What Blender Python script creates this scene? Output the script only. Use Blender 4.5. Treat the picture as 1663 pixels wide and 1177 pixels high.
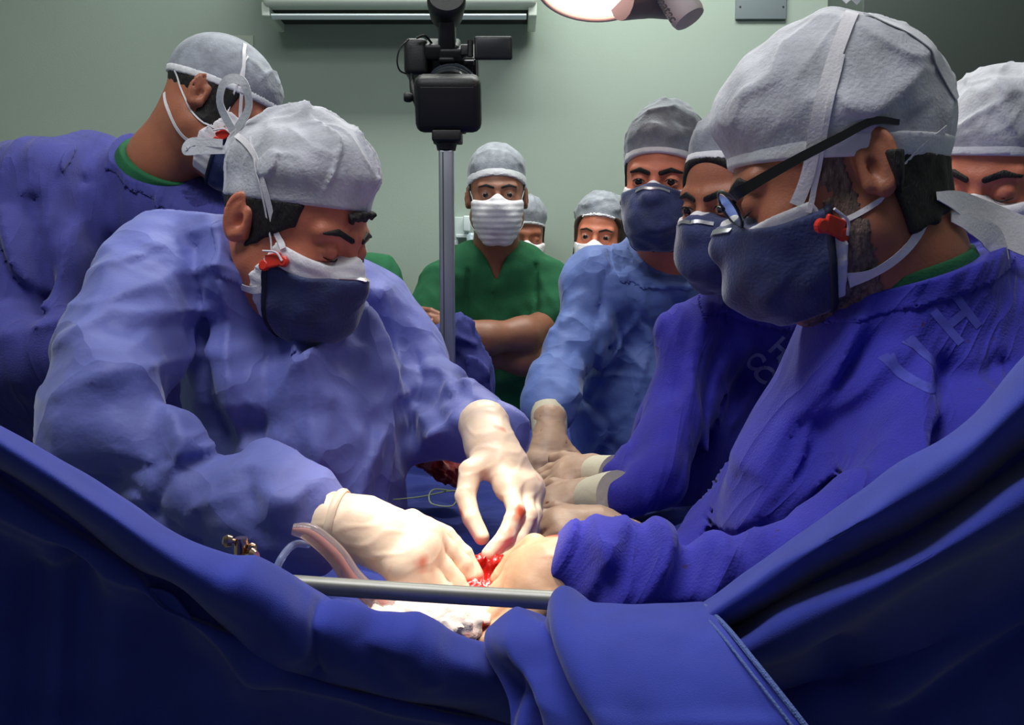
import bpy, math, random
import numpy as np
from mathutils import Vector, Matrix, bvhtree
from math import radians, sin, cos, pi
random.seed(4)
for o in list(bpy.data.objects): bpy.data.objects.remove(o)
SC = bpy.context.scene
COL = SC.collection
# ---------------------------------------------------------------- camera
F = 1500.0
CAM = np.array([0.0, 0.0, 1.35]); PITCH = radians(5.27)
cp, sp = cos(PITCH), sin(PITCH)
cd = bpy.data.cameras.new('camera'); cam = bpy.data.objects.new('camera', cd); COL.objects.link(cam)
cam.location = CAM; cam.rotation_euler = (pi/2-PITCH, 0, 0)
cd.sensor_width = 36; cd.lens = F/1663*36; cd.clip_start = 0.05
SC.camera = cam
SC.view_settings.view_transform = 'Standard'; SC.view_settings.look = 'None'
SC.view_settings.gamma = 1; SC.view_settings.use_curve_mapping = False
SC.view_settings.exposure = 0.0
# ---------------------------------------------------------------- light
w = bpy.data.worlds.new('world'); SC.world = w; w.use_nodes = True
w.node_tree.nodes['Background'].inputs[0].default_value = (0.8, 0.85, 0.85, 1)
w.node_tree.nodes['Background'].inputs[1].default_value = 0.13
def area(name, loc, tgt, sx, sy, power, col):
    l = bpy.data.lights.new(name, 'AREA'); l.shape = 'RECTANGLE'; l.size = sx; l.size_y = sy; l.energy = power; l.color = col
    o = bpy.data.objects.new(name, l); COL.objects.link(o); o.location = loc
    o.rotation_euler = (Vector(tgt)-Vector(loc)).to_track_quat('-Z', 'Y').to_euler(); return o
def spot(name, loc, tgt, power, col, ang, blend, r):
    l = bpy.data.lights.new(name, 'SPOT'); l.energy = power; l.color = col; l.spot_size = radians(ang); l.spot_blend = blend; l.shadow_soft_size = r
    o = bpy.data.objects.new(name, l); COL.objects.link(o); o.location = loc
    o.rotation_euler = (Vector(tgt)-Vector(loc)).to_track_quat('-Z', 'Y').to_euler(); return o
area('ceiling_fill_light', (0.15, 2.25, 2.95), (0.15, 2.3, 0), 1.4, 0.4, 36, (0.96, 1.0, 0.95))  # unseen fill at the ceiling, set near the wall to keep it bright
area('ceiling_fill_light', (-0.5, 0.62, 2.95), (-0.4, 1.0, 1.2), 1.2, 0.6, 26, (0.95, 0.96, 1.0))  # unseen front fill from overhead, added over the foreground
area('ceiling_fill_light', (1.0, 0.7, 2.95), (0.8, 1.0, 1.2), 0.8, 0.6, 4, (0.9, 0.92, 1.0))  # weak unseen fill added high on the right
spot('surgical_beam', (0.02, 0.93, 2.5), (-0.055, 0.90, 1.05), 150, (1.0, 0.86, 0.70), 15, 0.9, 0.06)
spot('surgical_beam', (0.13, 1.52, 1.80), (-0.03, 0.95, 1.06), 14, (1.0, 0.86, 0.72), 26, 0.8, 0.08)
# ---------------------------------------------------------------- helpers
def P(px, py, Y):
    a = (px-831.5)/F; b = (588.5-py)/F
    d = np.array([a, cp+b*sp, -sp+b*cp]); return CAM + d*(Y/d[1])
def nrm(v):
    v = np.asarray(v, float); return v/np.linalg.norm(v)
_m = {}
def lin(c): return tuple((x/255/12.92 if x/255 <= .04045 else ((x/255+.055)/1.055)**2.4) for x in c)
def mat(name, rgb, rough=.7, metal=0, noise=0, nscale=40, bump=0, bscale=200, sss=0, spots=None, spotscale=20, spotth=.6, trans=0, ior=1.45, emit=0, stretch=None, sheen=0, alpha=1, coat=0, crumple=0, pleat=None):
    """procedural principled material; rgb in sRGB 0-255"""
    if name in _m: return _m[name]
    m = bpy.data.materials.new(name); m.use_nodes = True; nt = m.node_tree; N = nt.nodes; L = nt.links
    b = N['Principled BSDF']; c = lin(rgb)+(1,)
    b.inputs['Base Color'].default_value = c; b.inputs['Roughness'].default_value = rough; b.inputs['Metallic'].default_value = metal
    if sss:
        b.inputs['Subsurface Weight'].default_value = sss; b.inputs['Subsurface Radius'].default_value = (.012, .004, .002); b.inputs['Subsurface Scale'].default_value = 1
    if trans: b.inputs['Transmission Weight'].default_value = trans; b.inputs['IOR'].default_value = ior
    if emit: b.inputs['Emission Color'].default_value = c; b.inputs['Emission Strength'].default_value = emit
    if sheen: b.inputs['Sheen Weight'].default_value = sheen; b.inputs['Sheen Roughness'].default_value = .4
    if alpha < 1: b.inputs['Alpha'].default_value = alpha
    if coat: b.inputs['Coat Weight'].default_value = coat
    tc = N.new('ShaderNodeTexCoord'); mp = N.new('ShaderNodeMapping'); L.new(tc.outputs['Object'], mp.inputs[0])
    if stretch: mp.inputs['Scale'].default_value = stretch
    last = None
    if noise:
        n = N.new('ShaderNodeTexNoise'); n.inputs['Scale'].default_value = nscale; n.inputs['Detail'].default_value = 5; L.new(mp.outputs[0], n.inputs[0])
        r = N.new('ShaderNodeMapRange'); L.new(n.outputs[0], r.inputs[0]); r.inputs[1].default_value = .3; r.inputs[2].default_value = .7
        r.inputs[3].default_value = 1-noise; r.inputs[4].default_value = 1+noise
        x = N.new('ShaderNodeMix'); x.data_type = 'RGBA'; x.blend_type = 'MULTIPLY'; x.inputs[0].default_value = 1
        x.inputs[6].default_value = c; L.new(r.outputs[0], x.inputs[7]); last = x.outputs[2]
    if spots:
        n = N.new('ShaderNodeTexNoise'); n.inputs['Scale'].default_value = spotscale; n.inputs['Detail'].default_value = 3; L.new(tc.outputs['Object'], n.inputs[0])
        r = N.new('ShaderNodeMapRange'); L.new(n.outputs[0], r.inputs[0]); r.inputs[1].default_value = spotth; r.inputs[2].default_value = spotth+.08
        x = N.new('ShaderNodeMix'); x.data_type = 'RGBA'; L.new(r.outputs[0], x.inputs[0])
        if last: L.new(last, x.inputs[6])
        else: x.inputs[6].default_value = c
        x.inputs[7].default_value = lin(spots)+(1,); last = x.outputs[2]
    if last: L.new(last, b.inputs['Base Color'])
    if bump:
        n = N.new('ShaderNodeTexNoise'); n.inputs['Scale'].default_value = bscale; n.inputs['Detail'].default_value = 4; L.new(mp.outputs[0], n.inputs[0])
        bp = N.new('ShaderNodeBump'); bp.inputs['Strength'].default_value = bump; bp.inputs['Distance'].default_value = .002
        L.new(n.outputs[0], bp.inputs['Height']); L.new(bp.outputs[0], b.inputs['Normal'])
    if pleat:   # long soft creases running along the cloth
        prev = b.inputs['Normal'].links[0].from_socket if b.inputs['Normal'].links else None
        m1 = N.new('ShaderNodeMapping'); m1.inputs['Rotation'].default_value = (0, radians(pleat[0]), 0); L.new(tc.outputs['Object'], m1.inputs[0])
        m2 = N.new('ShaderNodeMapping'); m2.inputs['Scale'].default_value = pleat[1:4]; L.new(m1.outputs[0], m2.inputs[0])
        n = N.new('ShaderNodeTexNoise'); n.inputs['Scale'].default_value = 1; n.inputs['Detail'].default_value = 2.5; n.inputs['Distortion'].default_value = .4; L.new(m2.outputs[0], n.inputs[0])
        r = N.new('ShaderNodeMath'); r.operation = 'SUBTRACT'; L.new(n.outputs[0], r.inputs[0]); r.inputs[1].default_value = .5
        q = N.new('ShaderNodeMath'); q.operation = 'ABSOLUTE'; L.new(r.outputs[0], q.inputs[0]); q2 = N.new('ShaderNodeMath'); q2.operation = 'POWER'; L.new(q.outputs[0], q2.inputs[0]); q2.inputs[1].default_value = .7
        bp = N.new('ShaderNodeBump'); bp.inputs['Strength'].default_value = .8; bp.inputs['Distance'].default_value = -pleat[4]; L.new(q2.outputs[0], bp.inputs['Height'])
        if prev: L.new(prev, bp.inputs['Normal'])
        L.new(bp.outputs[0], b.inputs['Normal'])
    if crumple:
        prev = b.inputs['Normal'].links[0].from_socket if b.inputs['Normal'].links else None
        wn = N.new('ShaderNodeTexNoise'); wn.inputs['Scale'].default_value = 9; L.new(mp.outputs[0], wn.inputs[0])
        va = N.new('ShaderNodeMix'); va.data_type = 'RGBA'; va.inputs[0].default_value = .12; L.new(mp.outputs[0], va.inputs[6]); L.new(wn.outputs['Color'], va.inputs[7])
        vo = N.new('ShaderNodeTexVoronoi'); vo.inputs['Scale'].default_value = crumple; L.new(va.outputs[2], vo.inputs['Vector'])
        bp = N.new('ShaderNodeBump'); bp.inputs['Strength'].default_value = .55; bp.inputs['Distance'].default_value = .04; L.new(vo.outputs['Distance'], bp.inputs['Height'])
        if prev: L.new(prev, bp.inputs['Normal'])
        L.new(bp.outputs[0], b.inputs['Normal'])
    _m[name] = m; return m
def link(name, me, m, parent=None, base=None):
    o = bpy.data.objects.new(name, me); COL.objects.link(o)
    if m: me.materials.append(m)
    if parent is not None: o.parent = parent
    return o
def root_of(p):
    v = Vector((0, 0, 0))
    while p is not None: v += p.location; p = p.parent
    return np.array(v)
def mesh(name, V, Fc, m, parent=None, base=None, smooth=True):
    """one mesh object from world-space vertices; base = world origin for a top-level object"""
    off = root_of(parent) if parent is not None else (np.array(base, float) if base is not None else np.zeros(3))
    V = np.asarray(V, float)-off
    me = bpy.data.meshes.new(name)
    if isinstance(Fc, np.ndarray) and Fc.ndim == 2:
        k = Fc.shape[1]; me.vertices.add(len(V)); me.vertices.foreach_set('co', V.astype('f').ravel())
        me.loops.add(Fc.size); me.loops.foreach_set('vertex_index', Fc.astype('i').ravel())
        me.polygons.add(len(Fc)); me.polygons.foreach_set('loop_start', np.arange(0, Fc.size, k, dtype='i'))
        me.update(calc_edges=True); me.validate()
    else:
        me.from_pydata([tuple(v) for v in V], [], [tuple(int(i) for i in f) for f in Fc]); me.update()
    me.polygons.foreach_set('use_smooth', [True]*len(me.polygons))
    if not smooth or len(V) < 4000: me.set_sharp_from_angle(angle=radians(1 if smooth is False else 42))
    o = link(name, me, m, parent)
    if parent is None: o.location = off
    return o
def empty(name, loc):
    o = bpy.data.objects.new(name, None); COL.objects.link(o); o.location = loc; return o
def tag(o, label=None, cat=None, group=None, kind=None):
    if label: o['label'] = label
    if cat: o['category'] = cat
    if group: o['group'] = group
    if kind: o['kind'] = kind
    return o
# simple solids (world coords), returned as (V, F) so several can be merged
def boxm(c, size, M=None, bev=0):
    c = np.array(c, float); s = np.array(size, float)/2
    if bev <= 0:
        V = np.array([[x, y, z] for x in (-1, 1) for y in (-1, 1) for z in (-1, 1)])*s
        Fc = [(0, 1, 3, 2), (4, 6, 7, 5), (0, 4, 5, 1), (2, 3, 7, 6), (0, 2, 6, 4), (1, 5, 7, 3)]
    else:
        import bmesh
        bm = bmesh.new(); bmesh.ops.create_cube(bm, size=2)
        for v in bm.verts: v.co = Vector((v.co.x*s[0], v.co.y*s[1], v.co.z*s[2]))
        bmesh.ops.bevel(bm, geom=list(bm.edges)+list(bm.verts), offset=bev, segments=3, profile=.5, affect='EDGES')
        V = np.array([v.co[:] for v in bm.verts]); Fc = [tuple(v.index for v in f.verts) for f in bm.faces]; bm.free()
    if M is not None: V = V@np.array(M).T
    return V+c, Fc
def merge(*parts):
    V = []; Fc = []; n = 0
    for v, f in parts:
        V.append(v); Fc += [tuple(int(i)+n for i in q) for q in f]; n += len(v)
    return np.vstack(V), Fc
def frame(d):
    d = nrm(d); a = np.array([0, 0, 1.]) if abs(d[2]) < .9 else np.array([1., 0, 0])
    u = nrm(np.cross(a, d)); return u, np.cross(d, u), d
def lathe(a, b, prof, n=28):
    """rings along a->b; prof = [(t, radius)]"""
    a = np.array(a, float); b = np.array(b, float); u, v, d = frame(b-a); V = []; Fc = []
    for t, r in prof:
        for i in range(n):
            q = 2*pi*i/n; V.append(a+(b-a)*t+r*(cos(q)*u+sin(q)*v))
    m = len(prof)
    for j in range(m-1):
        for i in range(n): Fc.append((j*n+i, j*n+(i+1) % n, (j+1)*n+(i+1) % n, (j+1)*n+i))
    V = list(V); V.append(a+(b-a)*prof[0][0]); V.append(a+(b-a)*prof[-1][0])
    for i in range(n): Fc.append((len(V)-2, (i+1) % n, i)); Fc.append((len(V)-1, (m-1)*n+i, (m-1)*n+(i+1) % n))
    return np.array(V), Fc
def catmull(pts, n):
    p = np.array(pts, float); k = len(p)
    if k == 2: return p[0]+(p[1]-p[0])*np.linspace(0, 1, n)[:, None]
    t = np.linspace(0, k-1, n); i = np.clip(t.astype(int), 0, k-2); f = (t-i)[:, None]
    g = lambda j: p[np.clip(j, 0, k-1)]
    p0 = np.where((i-1 < 0)[:, None], 2*p[0]-p[1], g(i-1)); p3 = np.where((i+2 > k-1)[:, None], 2*p[-1]-p[-2], g(i+2))
    p1, p2 = g(i), g(i+1)
    return .5*(2*p1+(p2-p0)*f+(2*p0-5*p1+4*p2-p3)*f*f+(3*p1-p0-3*p2+p3)*f**3)
def tube(pts, r, n=10, seg=None):
    pts = np.array(pts, float); c = catmull(pts, seg or len(pts)*6); m = len(c)
    rr = np.interp(np.linspace(0, 1, m), np.linspace(0, 1, len(r)), r) if hasattr(r, '__len__') else np.full(m, r)
    T = np.gradient(c, axis=0); u = frame(T[0])[0]; V = []
    for j in range(m):
        d = nrm(T[j]); u = nrm(u-d*np.dot(u, d)); v = np.cross(d, u)
        for i in range(n):
            q = 2*pi*i/n; V.append(c[j]+rr[j]*(cos(q)*u+sin(q)*v))
    Fc = [(j*n+i, j*n+(i+1) % n, (j+1)*n+(i+1) % n, (j+1)*n+i) for j in range(m-1) for i in range(n)]
    Fc += [tuple(range(n))[::-1], tuple(range((m-1)*n, m*n))]
    return np.array(V), Fc
def ribbon(pts, w, nf, t=.0009, seg=None):
    """flat band along pts; nf(point)->surface normal"""
    c = catmull(pts, seg or len(pts)*6); m = len(c); T = np.gradient(c, axis=0); V = []; NN = np.array([nrm(nf(q)) for q in c])
    for _ in range(4): NN[1:-1] = NN[1:-1]*.4+.3*(NN[:-2]+NN[2:])
    ww = np.interp(np.linspace(0, 1, m), np.linspace(0, 1, len(w)), w) if hasattr(w, '__len__') else np.full(m, w)
    for j in range(m):
        n_ = nrm(NN[j]); s = nrm(np.cross(T[j], n_)); n_ = nrm(np.cross(s, T[j]))
        for a, b in ((-1, -1), (1, -1), (1, 1), (-1, 1)): V.append(c[j]+s*a*ww[j]/2+n_*b*t/2)
    Fc = [(j*4+i, j*4+(i+1) % 4, j*4+4+(i+1) % 4, j*4+4+i) for j in range(m-1) for i in range(4)]
    Fc += [(3, 2, 1, 0), (m*4-4, m*4-3, m*4-2, m*4-1)]
    return np.array(V), Fc
# ---------------------------------------------------------------- implicit surfaces
def cap(p, a, b, ra, rb=None, ax=None, s=1):
    rb = ra if rb is None else rb; a = np.asarray(a, 'f'); ab = np.asarray(b, 'f')-a
    q = p-a; t = np.clip(q@ab/(ab@ab+1e-12), 0, 1); q = q-t[:, None]*ab
    if ax is not None:
        ax = np.asarray(ax, 'f'); k = q@ax; return (np.sqrt((q*q).sum(1)+k*k*(1/s/s-1))-(ra+t*(rb-ra)))*min(1, s)
    return np.sqrt((q*q).sum(1))-(ra+t*(rb-ra))
def sph(p, c, r):
    q = p-np.asarray(c, 'f'); return np.sqrt((q*q).sum(1))-r
def ell(p, c, r):
    q = p-np.asarray(c, 'f'); r = np.asarray(r, 'f'); a = q/r; k0 = np.sqrt((a*a).sum(1)); a = a/r; k1 = np.sqrt((a*a).sum(1))+1e-9
    return k0*(k0-1)/k1
def smin(a, b, k):
    h = np.maximum(k-np.abs(a-b), 0)/k; return np.minimum(a, b)-h*h*k*.25
def smax(a, b, k): return -smin(-a, -b, k)
def noise(p, L, seed, n=7, sc=(1, 1, 1)):
    r = np.random.RandomState(seed); d = r.normal(size=(n, 3)); d /= np.linalg.norm(d, axis=1)[:, None]
    d = (d*np.array(sc)*(2*pi/L)*r.uniform(.6, 1.5, (n, 1))).astype('f'); ph = r.uniform(0, 6.28, n).astype('f')
    return np.sin(p@d.T+ph).sum(1)/math.sqrt(n)*1.1
def roty(p, deg):
    a = radians(deg); return p@np.array([[cos(a), 0, sin(a)], [0, 1, 0], [-sin(a), 0, cos(a)]], 'f')
def ridged(p, L, seed, sc=(1, 1, 1)): return 1-np.minimum(np.abs(noise(p, L, seed, 5, sc))*1.6, 1)
def ridges(p, L, seed, sc=(1, 1, 1)): return np.exp(-(noise(p, L, seed, 5, sc)/.38)**2)
def worley(p, pts, sc=(1, 1, 1)):
    c = pts.astype('f')*np.array(sc, 'f'); q = p*np.array(sc, 'f')
    d = (q*q).sum(1)[:, None]+(c*c).sum(1)[None]-2*q@c.T
    d = np.partition(d, 1, axis=1)[:, :2]; return np.sqrt(np.maximum(d[:, 0], 0))
def fold(p, pts, wd, amp, yw=.06, crisp=False):
    """raised (amp>0) or sunken crease along a 3-D polyline"""
    q = p*np.array([1, yw, 1], 'f'); pts = np.array(pts, 'f')*np.array([1, yw, 1], 'f'); D = None
    for a, b in zip(pts[:-1], pts[1:]):
        d = cap(q, a, b, 0); D = d if D is None else np.minimum(D, d)
    return amp*np.exp(-np.sqrt(D*D+2e-6)/wd) if crisp else amp*np.exp(-(D/wd)**2)
QH = 1.0
def surf(f, lo, hi, h, newton=2, mg=1.25):
    h = h*QH; lo = np.array(lo, float); hi = np.array(hi, float)
    K = 4; nc = np.maximum(np.ceil((hi-lo)/(h*K)).astype(int), 2)
    ax = [lo[i]+(np.arange(nc[i])+.5)*h*K for i in range(3)]
    g = np.stack(np.meshgrid(*ax, indexing='ij'), -1).reshape(-1, 3).astype('f')
    def ev(q):
        return np.concatenate([f(q[i:i+200000]) for i in range(0, len(q), 200000)]) if len(q) else np.zeros(0, 'f')
    c = ev(g).reshape(nc); act = np.abs(c) < h*K*.87*mg+.004
    D = np.repeat(np.repeat(np.repeat(c, K, 0), K, 1), K, 2).astype('f'); D = np.pad(D, ((0, 1),)*3, mode='edge')
    M = np.repeat(np.repeat(np.repeat(act, K, 0), K, 1), K, 2); M = np.pad(M, ((0, 1),)*3)
    for a in range(3):
        s = [slice(None)]*3; t = [slice(None)]*3; s[a] = slice(1, None); t[a] = slice(None, -1); M[tuple(s)] |= M[tuple(t)].copy()
    ii = np.argwhere(M); D[M] = ev((lo+ii*h).astype('f'))
    for a in range(3):   # close the surface at the box border
        s = [slice(None)]*3; s[a] = 0; D[tuple(s)] = np.maximum(D[tuple(s)], h*.3); s[a] = -1; D[tuple(s)] = np.maximum(D[tuple(s)], h*.3)
    S = D < 0
    corners = [(i, j, k) for i in (0, 1) for j in (0, 1) for k in (0, 1)]
    sh = np.array(S.shape)-1; cnt = np.zeros(sh, 'i1')
    for i, j, k in corners: cnt += S[i:i+sh[0], j:j+sh[1], k:k+sh[2]]
    cells = np.argwhere((cnt > 0) & (cnt < 8))
    if len(cells) == 0: return np.zeros((0, 3)), np.zeros((0, 4), int)
    vals = {cc: D[cells[:, 0]+cc[0], cells[:, 1]+cc[1], cells[:, 2]+cc[2]] for cc in corners}
    acc = np.zeros((len(cells), 3)); num = np.zeros(len(cells))
    for cc in corners:
        for a in range(3):
            if cc[a] == 0:
                e = list(cc); e[a] = 1; e = tuple(e); v0, v1 = vals[cc], vals[e]; x = (v0 < 0) != (v1 < 0)
                t = v0/(v0-v1+1e-12*(v0 == v1)); q = np.tile(np.array(cc, float), (len(cells), 1)); q[:, a] = t
                acc[x] += q[x]; num[x] += 1
    V = lo+(cells+acc/num[:, None])*h
    idx = np.full(sh, -1, 'i4'); idx[tuple(cells.T)] = np.arange(len(cells)); Q = []
    for a in range(3):
        b, c2 = (a+1) % 3, (a+2) % 3
        s0 = [slice(None)]*3; s1 = [slice(None)]*3; s0[a] = slice(None, -1); s1[a] = slice(1, None)
        A, B = S[tuple(s0)], S[tuple(s1)]
        for flip, m_ in ((0, A & ~B), (1, ~A & B)):
            e = np.argwhere(m_); e = e[(e[:, b] > 0) & (e[:, c2] > 0) & (e[:, b] < sh[b]) & (e[:, c2] < sh[c2])]
            q = []
            for db, dc in ((-1, -1), (0, -1), (0, 0), (-1, 0)):
                z = e.copy(); z[:, b] += db; z[:, c2] += dc; q.append(idx[tuple(z.T)])
            q = np.stack(q, 1); Q.append(q[:, ::-1] if flip else q)
    Q = np.vstack(Q); Q = Q[(Q >= 0).all(1)]
    for _ in range(newton):
        p = V.astype('f'); d = ev(p); e = h*.4; G = np.stack([ev(p+np.eye(3, dtype='f')[i]*e)-d for i in range(3)], 1)/e
        n2 = (G*G).sum(1)+.05; st = np.clip(d/n2, -h*.6, h*.6); inb = ((V > lo+h*1.5) & (V < hi-h*1.5)).all(1)
        V = V-(G*(st*inb)[:, None])
    return V, Q
def sdf_obj(name, f, lo, hi, h, m, parent=None, base=None, newton=2, sm=0):
    V, Q = surf(f, lo, hi, h, newton)
    if sm:
        for _ in range(sm):
            A = np.zeros_like(V); n = np.zeros(len(V))
            for i in range(4):
                np.add.at(A, Q[:, i], V[Q[:, (i+1) % 4]]); np.add.at(A, Q[:, i], V[Q[:, (i+3) % 4]]); np.add.at(n, Q[:, i], 2)
            V = V*.5+A/np.maximum(n, 1)[:, None]*.5
    return mesh(name, V, Q, m, parent, base)
def snap(f, pts, off):
    """push points onto the level set f = off"""
    p = np.array(pts, 'f')
    for _ in range(6):
        d = f(p)-off; e = .0015; G = np.stack([f(p+np.eye(3, dtype='f')[i]*e)-d-off for i in range(3)], 1)/e
        p = p-G*(np.clip(d, -.02, .02)/((G*G).sum(1)+1e-3))[:, None]
    return p
def normal(f, q):
    p = np.array([q], 'f'); e = .002; d = f(p)[0]; return np.array([f(p+np.eye(3, dtype='f')[i]*e)[0]-d for i in range(3)])
def bounds(pts, pad): p = np.array(pts); return p.min(0)-pad, p.max(0)+pad
# ---------------------------------------------------------------- heads
def head_local(p, eyes='down', ears=True):
    a = p.copy(); a[:, 0] = np.abs(a[:, 0])
    d = ell(a, (0, -.010, .040), (.075, .100, .088))
    d = smin(d, ell(a, (0, .028, -.028), (.062, .064, .088)), .03)
    d = smin(d, sph(a, (.038, .064, -.016), .022), .02)
    d = smin(d, cap(a, (.049, -.002, -.052), (.018, .072, -.097), .022, .020), .03)
    d = smin(d, cap(a, (.006, .090, .030), (.043, .076, .031), .010, .009), .012)
    d = smax(d, -sph(a, (.032, .106, .010), .019), .012)
    d = smin(d, cap(a, (0, .090, .022), (0, .117, -.020), .0075, .012), .010)
    d = smin(d, sph(a, (.011, .106, -.024), .0085), .008)
    d = smin(d, ell(a, (0, .094, -.056), (.026, .012, .009)), .008)
    d = smin(d, sph(a, (.031, .0815, .010), .0145), .004)
    if eyes == 'down': d = smax(d, -cap(a, (.020, .0935, .0035), (.042, .0895, .0035), .0012), .002)
    else: d = smax(d, -ell(a, (.031, .098, .0105), (.0125, .012, .0042)), .002)
    d = smax(d, -cap(a, (.020, .096, .0195), (.043, .090, .0185), .0012), .003)
    if ears:
        e = (a-np.array((.071, -.014, .004), 'f'))*1.17; t1 = nrm((.50, -.86, 0)); t2 = nrm((.0, -.22, .97)); t2 = nrm(t2-t1*np.dot(t1, t2)); nn = np.cross(t1, t2)
        s, t, z = e@t1.astype('f'), e@t2.astype('f'), e@nn.astype('f')
        q = np.stack([s, t, z], 1)
        rx = .0165*(1-.25*np.clip(-t/.03, 0, 1)); k = (np.abs((s-.016)/rx)**2.4+np.abs(t/.029)**2.4)**(1/2.4)
        rim = np.sqrt(((k-1)*.017)**2+z*z)-.0036
        leaf = ell(q, (.015, .0, 0), (.0165, .028, .0045))
        anti = np.sqrt(((np.sqrt(((s-.014)/.0085)**2+((t+.002)/.019)**2)-1)*.010)**2+z*z)-.0040
        ear = smin(smin(leaf, rim, .003), smax(anti, -(s-.010), .004), .003)
        ear = smin(ear, sph(q, (.011, -.029, 0), .0080), .006)
        ear = np.minimum(ear, sph(q, (.001, -.006, .001), .0055))
        ear = smin(ear, cap(q, (.0, .012, -.004), (.0, -.022, -.004), .008), .006)
        side = -nn if nn[0] < 0 else nn
        for sg in (1, -1): ear = smax(ear, -ell(q, (.0085, -.006, .005*sg), (.0065, .010, .0042)), .003) if sg*nn[0] > 0 else ear
        d = smin(d, ear/1.17, .004)
    return d
class Head:
    def __init__(s, yaw, pitch, roll=0, scale=.96, c=None, ear=None, earx=.08, eyes='down', ears=True):
        y, t, r = radians(yaw), radians(pitch), radians(roll)
        f = np.array([sin(y)*cos(t), -cos(y)*cos(t), -sin(t)]); R = nrm(np.cross(f, (0, 0, 1.))); U = np.cross(R, f)
        R, U = R*cos(r)+U*sin(r), U*cos(r)-R*sin(r)
        s.M = np.stack([R, f, U], 1); s.s = scale; s.eyes = eyes; s.ears = ears
        s.c = np.array(c, float) if c is not None else np.array(ear)-scale*(s.M@np.array([earx, -.020, .004]))
    def L(s, p): return ((p-s.c.astype('f'))@s.M.astype('f'))/s.s
    def W(s, q): return s.c+s.s*(s.M@np.asarray(q, float))
    def skin(s, p): return head_local(s.L(p), s.eyes, s.ears)*s.s
    def box(s, r=.16): return s.c-r*s.s, s.c+r*s.s
def plane_z(q, zf, zb, yf=.09, yb=-.10):
    """height of a point above the slanting hem that runs from (yf,zf) to (yb,zb)"""
    k = (zf-zb)/(yf-yb); return (q[:, 2]-(zf+(q[:, 1]-yf)*k))/math.sqrt(1+k*k)
def cap_fn(H, zf=.058, zb=-.012, puff=(.088, .112, .098), cz=.055, cy=-.014, seed=1, amp=.004, sag=0):
    def f(p):
        q = H.L(p); d = ell(q, (0, cy, cz), puff)
        if sag: d = smin(d, ell(q, (0, -.085, .075), (.06, .05, .055)), .05)
        h = plane_z(q, zf, zb); fl = np.clip(h/.03, 0, 1)
        u = q*np.array((1, 1, .6), 'f')
        d = d-fl*amp*(ridged(u, .105, seed)**2*.9-.5+.35*noise(u, .055, seed+1)+.5*noise(q, .11, seed+2)+.35*ridges(q*np.array((1, .5, 1), 'f'), .05, seed+5))
        tight = ell(q, (0, -.010, .040), (.0785, .1045, .091))
        k = np.clip(h/.045, 0, 1); k = k*k*(3-2*k)
        d = np.minimum(tight+.0005, d*k+tight*(1-k)) if sag >= 0 else d
        return smax(d, -h, .003)*H.s
    return f
def band_fn(H, capf, zf, zb, wdt=.020, off=.0016):
    def f(p):
        q = H.L(p); h = plane_z(q, zf, zb); d = ell(q, (0, -.010, .040), (.0785, .1045, .091))-off
        return np.maximum(np.maximum(d, -h-.001), h-wdt)*H.s
    return f
def surgical_fn(H, top=.004, back=.022, low=-.112, off=.0045, seed=3, pleat=.0012, ears=.55):
    def f(p):
        q = H.L(p); a = np.abs(q[:, 0]); d = head_local(q, 'down', False)
        dd = smin(d, ell(q, (0, .070, -.045), (.052, .052, .055)), .02)-off
        tl = top+.018*np.exp(-(a/.018)**2)+.10*np.maximum(a-.045, 0)
        dd = dd-pleat*np.sin(q[:, 2]*420)*.5-.0004*noise(q, .03, seed)
        m = (q[:, 2]+.055); bk = back-ears*(.050-np.abs(m))*0
        return np.maximum(np.maximum(dd, q[:, 2]-tl), np.maximum(bk+np.abs(m)*.35-q[:, 1]*1, low-q[:, 2]))*H.s
    return f
def respirator_fn(H, seed=5, off=.006, fwd=0, back=.040, low=-.122, top=.020, droop=0):
    def f(p):
        q = H.L(p); a = np.abs(q[:, 0])
        up = ell(q, (0, .060, -.022), (.050, .052+fwd*.5, .046)); up = smin(up, cap(q, (0, .096, .006), (0, .108+fwd*.4, -.026), .008, .012), .03)
        lo = ell(q, (0, .064, -.062-droop), (.060, .066+fwd, .050+droop*.6))
        d = smin(up, lo, .004); sk = smin(head_local(q, 'down', False), ell(q, (0, .070, -.045), (.052, .052, .055)), .02)-off-.002
        d = smin(d, sk, .012)-.0010*noise(q, .045, seed)-.0010*ridged(q, .07, seed+2)
        tl = top-.36*np.maximum(a-.006, 0)
        bk = back-.25*(q[:, 2]+.05)
        return smax(smax(d, q[:, 2]-tl, .003), smax(bk-q[:, 1], low-q[:, 2], .01), .003)*H.s
    return f
def respirator_rim(H, rf, back=.040, wd=.004):
    def f(p):
        q = H.L(p); bk = back-.25*(q[:, 2]+.05)
        return np.maximum(rf(p)-.0022, (np.abs(q[:, 1]-bk-.001)-wd)*H.s)
    return f
SKIN = dict(
 warm=((204, 120, 90), 'warm'), tan=((172, 106, 78), 'tan'), dark=((150, 98, 74), 'dark'))
def skinmat(k):
    c, n = SKIN[k]; return mat('skin_'+n, c, .48, noise=.07, nscale=60, bump=.25, bscale=420, sss=.12)
M_CAP = lambda: mat('nonwoven_white', (196, 196, 202), .8, noise=.22, nscale=34, bump=.5, bscale=260, sheen=.3)
M_CAPG = lambda: mat('nonwoven_grey', (146, 150, 158), .8, noise=.25, nscale=45, bump=.5, bscale=260, sheen=.2)
M_BAND = lambda: mat('nonwoven_band', (228, 228, 230), .8, noise=.06, nscale=80, bump=.3, bscale=300)
M_MASK = lambda: mat('mask_white', (236, 232, 234), .75, noise=.04, nscale=90, bump=.3, bscale=350)
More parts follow.
